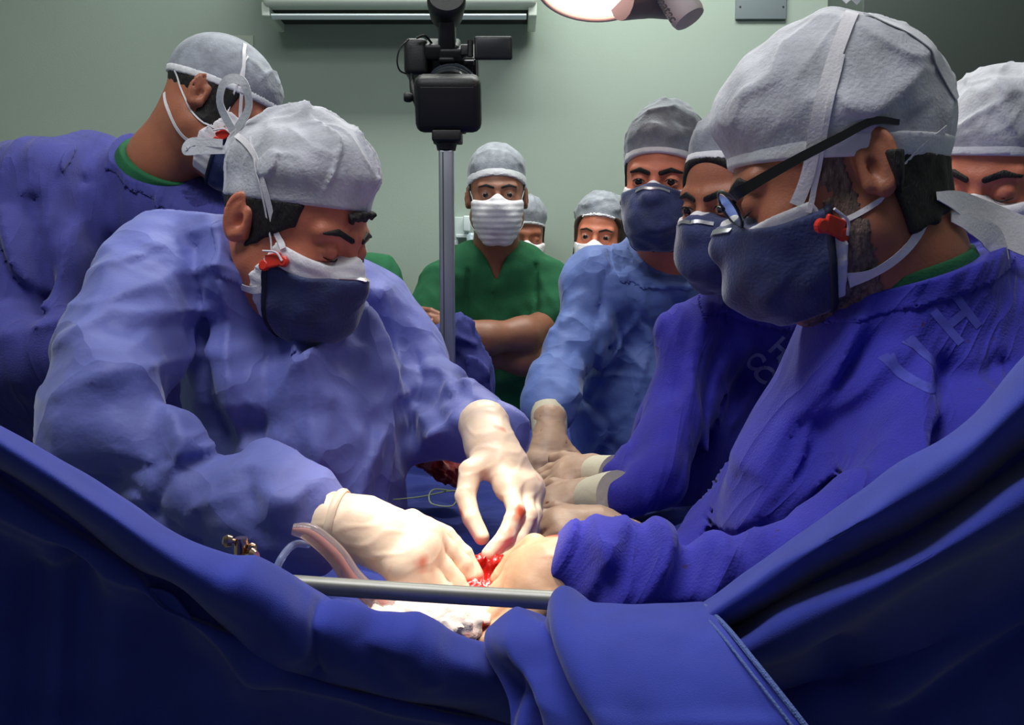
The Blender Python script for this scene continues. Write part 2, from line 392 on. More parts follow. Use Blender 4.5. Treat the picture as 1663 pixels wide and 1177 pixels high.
M_RESP = lambda: mat('respirator_navy', (44, 54, 100), .7, noise=.30, nscale=38, bump=.5, bscale=300, sheen=.6)
M_RIM = lambda: mat('respirator_rim', (20, 24, 52), .7)
M_RED = lambda: mat('red_plastic', (222, 52, 38), .35)
M_ALU = lambda: mat('aluminium_strip', (205, 205, 210), .3, metal=.8)
M_HAIR = lambda: mat('hair_dark', (24, 18, 16), .6, noise=.5, nscale=120, bump=1.0, bscale=500, stretch=(1, 1, .3))
def make_person(label, cat, H, neck, nr=.056, sk='warm', base=None, h=.0035, neck2=None, extra=None, box=None, group=None):
    """the skin body (head, ears, neck, chest) as ONE continuous mesh; everything worn becomes its child"""
    base = base if base is not None else (neck[0], neck[1], 0)
    n0 = H.W((0, -.028, -.045)); neck = np.array(neck)
    def f(p):
        d = H.skin(p); d = smin(d, cap(p, n0, neck, nr*.98, nr), .035)
        if neck2 is not None: d = smin(d, cap(p, neck, neck2, nr*1.0, nr*1.2), .03)
        if extra: d = extra(p, d)
        return d
    pts = [H.c-.15*H.s, H.c+.15*H.s, neck-nr*1.1, neck+nr*1.1]+([np.array(neck2)-nr*1.6, np.array(neck2)+nr*1.6] if neck2 is not None else [])
    lo, hi = box if box else bounds(pts, .004)
    r = sdf_obj('person', f, lo, hi, h, skinmat(sk), None, base)
    tag(r, label, cat, group); r['_'] = 0; del r['_']
    H.body = f; return r
def eyebrows(H, r, thick=.0035, col='hair', z=.033):
    for sg in (1, -1):
        def f(p):
            q = H.L(p); q[:, 0] *= sg
            g = q*np.array((1, .12, 1), 'f')
            b = np.minimum(cap(g, (.012, .011, z-.003), (.030, .011, z+.003), thick*1.1, thick*1.1), cap(g, (.030, .011, z+.003), (.049, .010, z-.002), thick*1.1, thick*.5))
            return np.maximum(smax(np.abs(head_local(q, H.eyes, False)-.0004)-.0016, b, .001), .05-q[:, 1])*H.s
        c = H.W((sg*.03, .095, z)); sdf_obj('eyebrow', f, c-.033*H.s, c+.033*H.s, .0016, M_HAIR(), r)
def lashes(H, r):
    for sg in (1, -1):
        pts = [H.W((sg*x, y, zz)) for x, y, zz in ((.019, .0935, .004), (.026, .0965, .0022), (.034, .0960, .0022), (.043, .0895, .0045))]
        v, f = tube(pts, [.0007, .0013, .0013, .0006], 6, 14); mesh('eyelash', v, f, M_HAIR(), r)
def eyeballs(H, r, look=(0, 0)):
    for sg in (1, -1):
        c = H.W((sg*.031, .083, .010)); v, f = lathe(c-H.M[:, 1]*.0118*H.s, c+H.M[:, 1]*.0118*H.s, [(.5+.5*math.cos(pi-t*pi/14), max(.0118*H.s*math.sin(t*pi/14), .0001)) for t in range(15)], 18)
        e = mesh('eye', v, f, mat('eye_white', (150, 138, 132), .25), r)
        d = nrm(H.M[:, 1]+H.M[:, 0]*look[0]+H.M[:, 2]*look[1])
        v, f = lathe(c+d*.0104*H.s, c+d*.0126*H.s, [(0, .0068*H.s), (.6, .0056*H.s), (1, .0012)], 16)
        mesh('iris', v, f, mat('iris_brown', (34, 20, 14), .15), e)
def wear_cap(H, r, m=None, h=.0035, band=None, name='surgical_cap', **k):
    f = cap_fn(H, **k); c = H.W((0, -.015, .05)); R = .16*H.s
    o = sdf_obj(name, f, c-R, c+R, h, m or M_CAP(), r)
    if band:
        g = band_fn(H, f, k.get('zf', .058), k.get('zb', -.012), band); sdf_obj('cap_band', g, c-R, c+R, max(h, .003), M_BAND(), o)
    return o, f
def wear_mask(H, r, h=.003, name='surgical_mask', **k):
    f = surgical_fn(H, **k); c = H.W((0, .06, -.05)); o = sdf_obj(name, f, c-.1*H.s, c+.1*H.s, h, M_MASK(), r); return o, f
def wear_resp(H, r, h=.003, clip=True, **k):
    f = respirator_fn(H, **k); c = H.W((0, .08, -.05)); R = .115*H.s
    o = sdf_obj('respirator', f, c-R, c+R, h, M_RESP(), r)
    kb = k.get('back', .040)
    sdf_obj('respirator_rim', respirator_rim(H, f, kb), c-R, c+R, .0028, M_RIM(), o)
    if clip:
        pts = [H.W(q) for q in ((-.030, .105, -.004), (-.015, .122, .006), (0, .138, .010), (.015, .122, .006), (.030, .105, -.004))]
        pts = snap(f, [H.W(q) for q in catmull([(-.030, .112, -.008), (-.014, .126, .000), (0, .14, .006), (.014, .126, .000), (.030, .112, -.008)], 13)], .0012)
        v, fc = ribbon(pts, .0055*H.s, lambda q: normal(f, q), .0012, 24); mesh('nose_clip', v, fc, M_ALU(), o)
    return o, f
def red_clip(H, rp, f, at, name='strap_clip', sc=1.0, dirn=(0, .5, 1)):
    """little red buckle: a body plus two round eyelets, with white thread through it"""
    p = snap(f, [H.W(at)], .002)[0]; n = nrm(normal(f, p)); u = nrm(H.M@np.array(dirn)); u = nrm(u-n*np.dot(u, n)); v = np.cross(n, u); M = np.stack([u, v, n], 1); k = H.s*sc
    parts = [boxm(p+n*.002*k, (.017*k, .013*k, .004*k), M, .0015*k)]
    for sg in (1, -1): parts.append(lathe(p+u*sg*.0105*k-v*.003*k, p+u*sg*.0105*k-v*.003*k+n*.0045*k, [(0, .0052*k), (.8, .0052*k), (1, .004*k)], 14))
    vv, ff = merge(*parts); o = mesh(name, vv, ff, M_RED(), rp, smooth=False)
    v2, f2 = tube([p+u*.011*k+n*.005*k-v*.003*k, p+u*.006*k+n*.0065*k+v*.006*k, p-u*.008*k+n*.006*k+v*.010*k], .0011*k, 6, 12); mesh('strap_thread', v2, f2, M_MASK(), o)
    return p
def strap(H, r, outer, pts, w=.006, m=None, name='mask_strap', off=.0018, t=.0009, seg=30, snapit=True):
    c = catmull([H.W(q) for q in pts], seg)
    if snapit:
        c = snap(outer, c, off)
        for _ in range(7): c[1:-1] = c[1:-1]*.4+.3*(c[:-2]+c[2:])
        dd = outer(c.astype('f')); c = c+np.array([nrm(normal(outer, q)) for q in c])*np.clip(off-dd, 0, .004)[:, None]
        for _ in range(2): c[1:-1] = c[1:-1]*.4+.3*(c[:-2]+c[2:])
    v, f = ribbon(c, w*H.s if not hasattr(w, '__len__') else [x*H.s for x in w], lambda q: normal(outer, q), t, seg); return mesh(name, v, f, m or M_MASK(), r)
def hair(H, r, fn, h=.003, m=None, off=.004, name='hair', ext=.17, hem=None, body=False):
    """fn(local)->region field (negative inside)"""
    def f(p):
        q = H.L(p); d = H.body(p)/H.s if body else head_local(q, 'down', False); u = q*np.array((1, 1, .35), 'f')
        d = d-off-.0006*noise(u, .016, 9)
        d = smax(d, fn(q), .004)
        if hem: d = np.maximum(d, plane_z(q, *hem)-.002)
        return d*H.s
    lo, hi = H.box(ext); return sdf_obj(name, f, lo, hi, h, m or M_HAIR(), r)
# ---------------------------------------------------------------- bodies in cloth
def C(limb):
    """limb = [(px,py,Y,radius in px)] -> list of (point, radius)"""
    return [(P(a, b, Y), r*Y/F) for a, b, Y, r in limb]
def limbs_fn(limbs, k=.04, kk=None, sq=None):
    """limbs: list of dicts pts=[(px,py,Y,r)], s=squash along ax"""
    segs = []
    for lb in limbs:
        c = C(lb['p']); segs.append([(c[i][0], c[i+1][0], c[i][1], c[i+1][1]) for i in range(len(c)-1)])
    def f(p):
        D = None
        for lb, sg in zip(limbs, segs):
            d = None
            for a, b, ra, rb in sg:
                e = cap(p, a, b, ra, rb, lb.get('ax'), lb.get('s', 1)); d = e if d is None else smin(d, e, lb.get('k', .02))
            D = d if D is None else smin(D, d, k)
        return D
    pts = [c[0]+s*c[1] for lb in limbs for c in C(lb['p']) for s in (-1.02, 1.02)]
    return f, pts
def wedge_cut(f, c, r):   # helper: neck opening
    return lambda p: smax(f(p), -sph(p, c, r), .01)
M_SKIRT = lambda k, c: mat(k, c, .85)
def skirt(r, m, c, rx, ry, z0, z1=.12, name='gown_skirt', flare=1.12):
    V = []; n = 40; L = 10
    for j in range(L):
        t = j/(L-1); z = z0+(z1-z0)*t; s = (1+(flare-1)*t)
        for i in range(n):
            a = 2*pi*i/n; w_ = 1+.05*t*sin(a*9+1.3)+.03*t*sin(a*5)
            V.append((c[0]+rx*s*w_*cos(a), c[1]+ry*s*w_*sin(a), z))
    Fc = [(j*n+i, j*n+(i+1) % n, (j+1)*n+(i+1) % n, (j+1)*n+i) for j in range(L-1) for i in range(n)]
    return mesh(name, V, Fc, m, r)
def shoes(r, c, yaw=0, m=None):
    for sg in (1, -1):
        a = radians(yaw); f = np.array([sin(a), -cos(a), 0]); s = np.array([cos(a), sin(a), 0])*sg*.09; b = np.array([c[0], c[1], 0])+s
        legs = tube([b+np.array([0, 0, .07]), b+np.array([0, 0, .35]), b*np.array([1, 1, 0])+np.array([0, 0, .80])], [.05, .06, .085], 12)
        mesh('trouser_leg', legs[0], legs[1], mat('scrub_green', (24, 84, 52), .85), r)
        v, fc = lathe(b-f*.09+np.array([0, 0, .04]), b+f*.17+np.array([0, 0, .035]), [(0, .025), (.15, .038), (.5, .039), (.85, .034), (1, .012)], 14); mesh('shoe', v, fc, mat('shoe_white', (190, 190, 190), .6), r)
# ---------------------------------------------------------------- hands
def hand_fn(palm, fingers, fr, k=.010, cuff=None):
    """palm: list of (a,b,ra,rb) world capsules; fingers: lists of world points with radii"""
    def f(p):
        d = None
        for a, b, ra, rb in palm:
            e = cap(p, a, b, ra, rb); d = e if d is None else smin(d, e, .016)
        g = None
        for pts, rr in fingers:
            e = None
            for i in range(len(pts)-1):
                x = cap(p, pts[i], pts[i+1], rr[i], rr[i+1]); e = x if e is None else smin(e, x, .003)
            g = e if g is None else smin(g, e, .0015)
        d = smin(d, g, k)
        return d-.0006*ridged(p, .03, 77)
    return f
def px_hand(name, r, wrist, knuckles, fingers, m, h=.0022, arm=None, wr=.027, wflat=1, frad=.0088, cuff=None):
    """wrist (px,py,Y); knuckles 4 (index..little); fingers 5 = thumb + 4, each list of (px,py,Y) after its root"""
    W_ = P(*wrist); K = [P(*k_) for k_ in knuckles]; palm = []
    if arm is not None: palm.append((P(*arm), W_, wr*1.12, wr))
    n = [.0125, .0130, .0125, .0115]
    for i, k_ in enumerate(K):
        w2 = W_+(k_-W_)*.22+(K[i]-K[1])*.15; palm.append((w2, k_, .016, n[i]))
    for i in range(3): palm.append((K[i]*.97+W_*.03, K[i+1]*.97+W_*.03, n[i]*.95, n[i+1]*.95)); palm.append(((K[i]+W_)/2, (K[i+1]+W_)/2, .0145, .0145))
    palm.append((W_, W_+(K[1]-W_)*.3, wr*.92, .022))
    fl = []
    for i, fg in enumerate(fingers):
        if i == 0: root = W_+(K[0]-W_)*.28; rr = [.016, .0135, .0112, .0098, .0085]
        else: root = K[i-1]; q = frad*(1.0 if i < 4 else .88); rr = [q*1.22, q*1.10, q*1.02, q*.86, q*.8]
        pts = [root]+[P(*a) for a in fg]; fl.append((pts, rr[:len(pts)]))
    f = hand_fn(palm, fl, frad); allp = [W_]+K+[x for pts, _ in fl for x in pts]+([P(*arm)] if arm is not None else [])
    lo, hi = bounds(allp, .034); o = sdf_obj(name, f, lo, hi, h, m, r)
    if cuff:   # rolled glove hem around the forearm
        a, wd = cuff; a = P(*a); d = nrm(W_-a); v, fc = lathe(a-d*.004, a+d*.004, [(0, wd), (.3, wd+.0016), (.7, wd+.0016), (1, wd)], 30); mesh('glove_hem', v, fc, m, o)
    return o, f
M_GLOVE = lambda: mat('latex_glove', (238, 214, 190), .42, noise=.05, nscale=30, bump=.25, bscale=90, sss=.25, spots=(214, 96, 60), spotscale=14, spotth=.60)  # blood spots enlarged so they also paint in orange bounce light
M_GLOVE2 = lambda: mat('latex_glove_tan', (196, 160, 132), .45, noise=.08, nscale=30, bump=.3, bscale=110, sss=.1, spots=(130, 50, 40), spotscale=50, spotth=.68)
# lettering projected on a cloth surface
def drape_text(body, name, r, target, centre, udir, vdir, size, m, off=.0012, ray=(0, 1, 0)):
    import bmesh
    cu = bpy.data.curves.new('t', 'FONT'); cu.body = body; cu.size = 1; cu.align_x = 'CENTER'; cu.align_y = 'CENTER'; cu.offset = .03
    to = bpy.data.objects.new('t', cu); COL.objects.link(to); dg = bpy.context.evaluated_depsgraph_get(); me = bpy.data.meshes.new_from_object(to.evaluated_get(dg)); bpy.data.objects.remove(to)
    bm = bmesh.new(); bm.from_mesh(me); bmesh.ops.triangulate(bm, faces=bm.faces)
    for _ in range(4):
        es = [e for e in bm.edges if e.calc_length() > .07]
        if es: bmesh.ops.subdivide_edges(bm, edges=es, cuts=1); bmesh.ops.triangulate(bm, faces=bm.faces)
    V = np.array([v.co[:] for v in bm.verts]); Fc = [tuple(v.index for v in f.verts) for f in bm.faces]; bm.free()
    W_ = np.array(centre)+np.outer(V[:, 0]*size, udir)+np.outer(V[:, 1]*size, vdir)
    base = root_of(target); bv = bvhtree.BVHTree.FromPolygons([v.co for v in target.data.vertices], [p.vertices[:] for p in target.data.polygons]); ray = Vector(nrm(ray)); out = []; last = None
    for q in W_:
        h = bv.ray_cast(Vector(q-base)-ray*.25, ray)
        z = Vector(q) if h[0] is None else h[0]+h[1]*off*(1 if h[1].dot(ray) < 0 else -1)+Vector(base); out.append(z[:])
    return mesh(name, out, Fc, m, r)
def neck_plane(pts):
    a, b, c = [P(*q) for q in pts]; n = nrm(np.cross(b-a, c-a)); n = n if n[2] > 0 else -n; return (a+b+c)/3, n
# ================================================================ THE ROOM
WY = 2.95
def wallp(px, py, d=0): return P(px, py, WY-d)
M_WALL = mat('wall_paint', (158, 172, 160), .75, noise=.03, nscale=4, bump=.15, bscale=180)
v, f = boxm((0.2, WY+.05, 1.5), (5.2, .1, 3.0)); tag(mesh('wall_back', v, f, M_WALL, smooth=False), kind='structure')
v, f = boxm((-1.95, .5, 1.5), (.1, 5.0, 3.0)); tag(mesh('wall_left', v, f, M_WALL, smooth=False), kind='structure')
v, f = boxm((2.35, .5, 1.5), (.1, 5.0, 3.0)); tag(mesh('wall_right', v, f, M_WALL, smooth=False), kind='structure')
v, f = boxm((0.2, .5, -.05), (5.2, 5.2, .1)); tag(mesh('floor', v, f, mat('vinyl_floor', (120, 124, 118), .5, noise=.08, nscale=8), smooth=False), kind='structure')
v, f = boxm((0.2, .5, 3.05), (5.2, 5.2, .1)); tag(mesh('ceiling', v, f, mat('ceiling_paint', (200, 204, 198), .8), smooth=False), kind='structure')
# ================================================================ cloth for people
def make_gown(r, name, limbs, m, h=.006, k=.05, cav=None, creases=(), a1=.006, L1=.16, a2=.002, L2=.05, seed=1, sc=(1, 1, 1), clip=None, wl=0, wa=.008, newton=2, cup=None, cut=None, rot=0, hem=0, Rc=.16):
    f0, pts = limbs_fn(limbs, k); wor = None
    if wl:
        lo, hi = bounds(pts, .05); rs = np.random.RandomState(seed+7); wor = rs.uniform(lo, hi, (int(np.prod((hi-lo)/wl)*1.0), 3)); wor = wor[np.abs(f0(wor.astype('f'))) < wl*1.1]
    if cut: pc, pn = neck_plane(cut); pn = pn.astype('f')
    def f(p):
        d = f0(p)
        if cup: d = smin(d, cap(p, *cup), .05)
        pr = roty(p, rot) if rot else p
        if a1 > 0: d = d-a1*((ridges(pr, L1, seed, sc)+.45*ridges(pr, L1*.42, seed+1, sc)-.6) if rot else (ridged(pr, L1, seed, sc)-.45))
        if a2: d = d-a2*noise(pr, L2, seed+3, 6, sc)
        for pl, wd, am in creases: d = d-fold(p, [P(*q) for q in pl], wd, am, crisp=wl > 0)
        if wor is not None: d = d-wa*(worley(p, wor, (1, 1, .8))/wl-.5)
        if cav: 
            for a, b, ra, rb in cav: d = smax(d, -cap(p, a, b, ra, rb), .005)
        if cut:
            hh = (p-pc.astype('f'))@pn; d = smax(d, -np.maximum(-hh, sph(p, pc, Rc)), .003)
        if clip: d = np.maximum(d, clip(p))
        return d
    lo, hi = bounds(pts, .02); o = sdf_obj(name, f, lo, hi, h, m, r, newton=newton, sm=2 if rot else 0)
    if cut and hem:
        g = lambda p: np.maximum(np.maximum(f(p)-.0026, np.abs((p-pc.astype('f'))@pn+hem/2)-hem/2), sph(p, pc, Rc*.95)); sdf_obj('gown_collar', g, pc-Rc, pc+Rc, .0028, m, o, newton=1)
    return o, f
def cavity(H, neck, rad, neck2=None):
    n0 = H.W((0, -.02, -.03)); c = [(n0, np.array(neck), rad, rad*1.08)]
    return c
M_GOWNB = mat('sms_gown_blue', (106, 114, 188), .62, noise=.08, nscale=14, bump=.35, bscale=120, sheen=.25, crumple=8)
M_GOWNG = mat('sms_gown_steel', (92, 116, 180), .65, noise=.08, nscale=14, bump=.35, bscale=120, sheen=.2, crumple=10)
M_COTA = mat('cotton_violet', (60, 62, 138), .9, pleat=(4, 22, 5, 3, .012), noise=.12, nscale=22, bump=.5, bscale=420, sheen=.2)
M_COTH = mat('cotton_deep_blue', (38, 34, 150), .9, pleat=(-20, 26, 6, 3, .012), noise=.14, nscale=22, bump=.5, bscale=420, sheen=.1)
M_COTI = mat('cotton_royal', (56, 54, 178), .9, pleat=(-32, 30, 7, 3, .012), noise=.12, nscale=22, bump=.5, bscale=420, sheen=.2, spots=(70, 36, 70), spotscale=70, spotth=.70)
M_GREEN = mat('cotton_green', (28, 98, 60), .9, noise=.12, nscale=25, bump=.5, bscale=420)
M_DRAPE = mat('drape_cotton', (48, 62, 168), .92, noise=.10, nscale=30, bump=.3, bscale=1400, sheen=.3)
M_PRINT = mat('faded_print', (120, 124, 190), .9, noise=.2, nscale=90)
M_PRINT2 = mat('pale_print', (78, 82, 186), .9, noise=.2, nscale=90)
# ================================================================ SURGEON ON THE LEFT (light blue gown)
HB = Head(yaw=64, pitch=27, roll=0, scale=.95, ear=P(386, 352, 1.09), earx=.083)
nb = P(402, 462, 1.185)
rB = make_person('person in light blue gown leaning in from the left, both gloved hands at the wound', 'person', HB, nb, .053, 'warm', neck2=P(430, 540, 1.28), h=.0030)
eyebrows(HB, rB, .0034, z=.035); lashes(HB, rB)
hair(HB, rB, lambda q: np.maximum(np.maximum(q[:, 1]-.050, -.030+1.0*np.maximum(q[:, 1]+.005, 0)-q[:, 2]+.002*noise(q, .02, 6)), q[:, 2]-.09), off=.003, hem=(.068, .002))
def lock(p):   # dark lock escaping over the forehead
    q = HB.L(p); a = np.minimum(cap(q, (.000, .094, .064), (.018, .091, .058), .005, .006), cap(q, (-.016, .094, .068), (.002, .095, .062), .004, .005))
    return (a+.0015*noise(q, .012, 3))*HB.s
c = HB.W((.01, .09, .055)); sdf_obj('fringe', lock, c-.05, c+.05, .002, M_HAIR(), rB)
capB, capBf = wear_cap(HB, rB, h=.003, zf=.068, zb=.002, puff=(.083, .107, .100), cz=.060, cy=-.010, seed=14, amp=.006)
mB, mBf = wear_mask(HB, rB, top=-.004, back=.018, off=.0045)
pB, pBf = wear_resp(HB, rB, seed=6, fwd=.006, droop=.008, top=-.006, back=.040)
outB = lambda p: np.minimum(np.minimum(HB.body(p), capBf(p)), np.minimum(mBf(p), pBf(p)))
red_clip(HB, pB, outB, (.062, .046, -.024), sc=1.3, dirn=(0, .9, .7))
strap(HB, mB, outB, [(.060, .050, -.012), (.074, .030, .010), (.084, .004, .050), (.088, -.03, .085), (.07, -.10, .10)], .0075)
strap(HB, pB, outB, [(.062, .042, -.022), (.078, .020, .010), (.088, -.010, .060), (.085, -.06, .10)], .0024, name='respirator_strap')
strap(HB, mB, outB, [(.056, .050, -.055), (.060, .025, -.072), (.062, -.01, -.075), (.06, -.04, -.05), (.05, -.08, -.03)], .009)
# cap ties tied at the back
def tie(H, r, pts, w, name='cap_tie', nf=None, m=None):
    pts = [H.W(q) for q in pts]; v, f = ribbon(pts, w, nf or (lambda q: q-H.c), .001, 30); return mesh(name, v, f, m or M_BAND(), r)
tie(HB, capB, [(.040, -.11, .085), (.050, -.135, .11), (.058, -.13, .14), (.062, -.10, .15), (.055, -.085, .125), (.045, -.10, .09)], .011, nf=lambda q: HB.M[:, 0])
tie(HB, capB, [(.048, -.105, .060), (.056, -.135, .045), (.060, -.155, .035), (.058, -.15, .05), (.050, -.11, .066)], .010, nf=lambda q: HB.M[:, 0])
LB = [dict(p=[(248, 438, 1.14, 74), (196, 560, 1.06, 90), (180, 680, .99, 92)], k=.05),
      dict(p=[(196, 705, .97, 100), (320, 795, .93, 88), (430, 822, .90, 66), (500, 842, .885, 52), (520, 846, .875, 46)], k=.05),
      dict(p=[(600, 500, 1.40, 68), (655, 600, 1.36, 70), (705, 668, 1.28, 74), (765, 700, 1.19, 62), (805, 712, 1.13, 46)], k=.04),
      dict(p=[(432, 510, 1.23, 105), (470, 620, 1.21, 160), (478, 740, 1.19, 168), (485, 1000, 1.20, 172)], k=.06, ax=(0, 1, 0), s=.8),
      dict(p=[(260, 425, 1.17, 66), (350, 425, 1.22, 74), (450, 480, 1.28, 70), (590, 490, 1.38, 66)], k=.06)]
crB = [([(100, 560, 1.0), (210, 500, 1.05), (330, 505, 1.1)], .006, .006), ([(110, 640, 1.0), (220, 590, 1.0), (330, 590, 1.0)], .006, .006),
       ([(210, 755, .95), (310, 730, .95), (360, 715, 1.0)], .010, -.016), ([(250, 830, .9), (300, 760, .92), (400, 720, .95)], .008, -.010),
       ([(300, 400, 1.1), (345, 520, 1.15), (352, 640, 1.15), (360, 710, 1.1)], .010, -.014), ([(360, 460, 1.1), (375, 600, 1.1), (385, 700, 1.1)], .012, .010),
       ([(515, 560, 1.15), (530, 680, 1.15), (540, 800, 1.15)], .012, .016), ([(440, 540, 1.15), (450, 650, 1.15), (445, 760, 1.15)], .020, -.012),
       ([(600, 520, 1.3), (630, 640, 1.3), (600, 760, 1.3)], .012, -.007), ([(330, 810, .9), (440, 770, .9), (500, 790, .9)], .006, .007),
       ([(420, 760, .9), (450, 830, .9), (470, 890, .9)], .007, -.008), ([(470, 800, .87), (520, 780, .87), (535, 810, .87)], .005, .006),
       ([(500, 780, .87), (500, 890, .87)], .004, .004), ([(660, 560, 1.3), (690, 610, 1.3), (680, 680, 1.3)], .008, -.010), ([(700, 700, 1.2), (740, 670, 1.2), (800, 670, 1.15)], .006, .008),
       ([(720, 640, 1.25), (760, 640, 1.2), (810, 680, 1.12)], .006, -.008), ([(620, 470, 1.3), (640, 540, 1.3), (650, 580, 1.3)], .008, .009), ([(130, 760, .95), (220, 790, .92), (330, 870, .9)], .008, -.008)]
rs = random.Random(12)
crB = [(a, max(b, abs(c)*1.1)*1.1, c*1.5) for a, b, c in crB]
for x0, y0, x1, y1, Y, n, a0, a1, l in ((120, 400, 330, 700, 1.05, 16, -.7, .5, 60), (180, 700, 500, 860, .92, 13, -1.2, .6, 50), (380, 520, 620, 800, 1.15, 10, 1.0, 2.0, 70), (640, 560, 820, 720, 1.2, 9, -.4, 1.4, 40), (240, 360, 360, 440, 1.1, 5, -.3, .8, 40)):
    for _ in range(n):
        cx, cy, an, L_ = rs.uniform(x0, x1), rs.uniform(y0, y1), rs.uniform(a0, a1), rs.uniform(.5, 1.3)*l
        crB.append(([(cx-cos(an)*L_, cy-sin(an)*L_, Y), (cx+rs.uniform(-8, 8), cy+rs.uniform(-8, 8), Y), (cx+cos(an)*L_, cy+sin(an)*L_, Y)], rs.uniform(.004, .009), rs.choice((-1, 1, 1))*rs.uniform(.003, .0065)))
gB, gBf = make_gown(rB, 'surgical_gown', LB, M_GOWNB, .0055, .045, cavity(HB, nb, .057), crB, .006, .24, .0012, .06, 31, wl=.12, wa=.034, cup=(P(402, 500, 1.20), P(398, 452, 1.18), .085, .068), cut=[(345, 343, 1.13), (364, 432, 1.09), (478, 515, 1.13)], hem=.010, Rc=.13)
f0, pts = limbs_fn([dict(p=[(290, 425, 1.17, 50), (380, 440, 1.24, 70), (480, 480, 1.3, 55)], k=.06)], .05)
def collar_shirt(r, H, neck, cutp, rad, up, Rc, nrad):
    pc, pn = neck_plane(cutp); pn = pn.astype('f'); n0 = H.W((0, -.02, -.03)); e = neck-(n0-neck)*.3
    def f(p):
        hh = (p-pc.astype('f'))@pn-up; d = cap(p, e, neck+(n0-neck)*.5, rad+.004, rad); d = smax(d, hh, .002); return smax(d, -cap(p, n0, neck-(n0-neck)*.5, nrad), .002)
    sdf_obj('undershirt', f, pc-Rc, pc+Rc, .0035, M_GREEN, r)
collar_shirt(rB, HB, nb, [(345, 343, 1.13), (364, 432, 1.09), (478, 515, 1.13)], .0560, .010, .10, .0535)
# ================================================================ SURGEON ON THE RIGHT (profile, glasses)
HI = Head(yaw=-103, pitch=21, roll=0, scale=1.03, ear=P(1420, 262, .845), earx=-.083)
ni = P(1462, 432, .925)
rI = make_person('person in royal blue gown and glasses, in profile at the right', 'person', HI, ni, .058, 'tan', neck2=P(1500, 540, .97), h=.0030)
eyebrows(HI, rI, .005, z=.031); lashes(HI, rI)
M_HAIRG = mat('hair_greying', (62, 54, 50), .7, noise=.6, nscale=160, bump=1.0, bscale=600, stretch=(1, 1, .3))
M_BEARD = mat('beard_grey', (118, 98, 88), .8, noise=.6, nscale=260, bump=1.0, bscale=700, stretch=(1, 1, .4))
hair(HI, rI, lambda q: np.maximum(np.maximum(q[:, 1]+.030, q[:, 2]-.06), -(q[:, 2]+.066+.25*(q[:, 1]+.05))+.002*noise(q, .02, 4)), off=.004, m=M_HAIR(), hem=(.052, -.018), body=True)
def beard(q):
    e = .0035*noise(q, .016, 8)+.002*noise(q, .006, 9)
    return np.maximum(np.maximum(.000-q[:, 1]+.10*np.maximum(-q[:, 2]-.05, 0), q[:, 1]-.026-.75*np.maximum(-q[:, 2]-.035, 0)), np.maximum(q[:, 2]-.046, -q[:, 2]-.13))+e
hair(HI, rI, beard, h=.0024, off=.0011, m=M_BEARD, name='beard', hem=(.052, -.018), body=True)
capI, capIf = wear_cap(HI, rI, h=.003, band=.020, zf=.052, zb=-.018, puff=(.086, .116, .100), cz=.060, cy=-.008, seed=27, amp=.005)
mI, mIf = wear_mask(HI, rI, top=-.010, back=.022, off=.0045, low=-.100)
pI, pIf = wear_resp(HI, rI, seed=9, fwd=.010, top=.004, low=-.110, back=.034)
outI = lambda p: np.minimum(np.minimum(HI.body(p), capIf(p)), np.minimum(mIf(p), pIf(p)))
red_clip(HI, pI, outI, (-.062, .040, -.030), sc=1.3, dirn=(0, -.8, -.6))
strap(HI, mI, outI, [(-.062, .052, -.008), (-.074, .030, .020), (-.084, .010, .062), (-.088, -.020, .105), (-.076, -.045, .135), (-.05, -.06, .152)], .012)
strap(HI, pI, outI, [(-.062, .044, -.016), (-.074, .022, .020), (-.084, .000, .062), (-.088, -.028, .105)], .005, name='respirator_strap')
strap(HI, pI, outI, [(-.062, .030, -.036), (-.072, .000, -.034), (-.072, -.03, -.020), (-.068, -.07, -.002), (-.05, -.10, .008)], .005, name='respirator_strap')
strap(HI, mI, outI, [(-.058, .036, -.085), (-.062, .010, -.090), (-.062, -.03, -.075), (-.060, -.06, -.05), (-.05, -.09, -.03)], [.016, .008, .008, .010, .010])
strap(HI, capI, outI, [(-.05, -.08, .150), (-.060, -.10, .12), (-.050, -.115, .08), (-.04, -.12, .03)], .014, name='cap_tie', m=M_BAND())
tie(HI, capI, [(-.045, -.055, .150), (-.040, -.050, .165), (-.042, -.042, .185)], .010, nf=lambda q: HI.M[:, 0])
tie(HI, capI, [(-.050, -.055, .148), (-.052, -.070, .154), (-.052, -.088, .152)], .012, nf=lambda q: HI.M[:, 0])
def tie_px(r, pts, w, n=(0, -1, .3), name='mask_tie'):
    v, f = ribbon([P(*q) for q in pts], w, lambda q: np.array(n), .001, 40); return mesh(name, v, f, M_MASK(), r)
tie_px(mI, [(1522, 318, .86), (1560, 330, .88), (1610, 358, .90), (1670, 385, .90), (1740, 400, .9)], [.008, .024, .036, .040, .040])
tie_px(mI, [(1545, 352, .87), (1575, 362, .88), (1610, 385, .89), (1632, 425, .89)], [.010, .020, .026, .010])
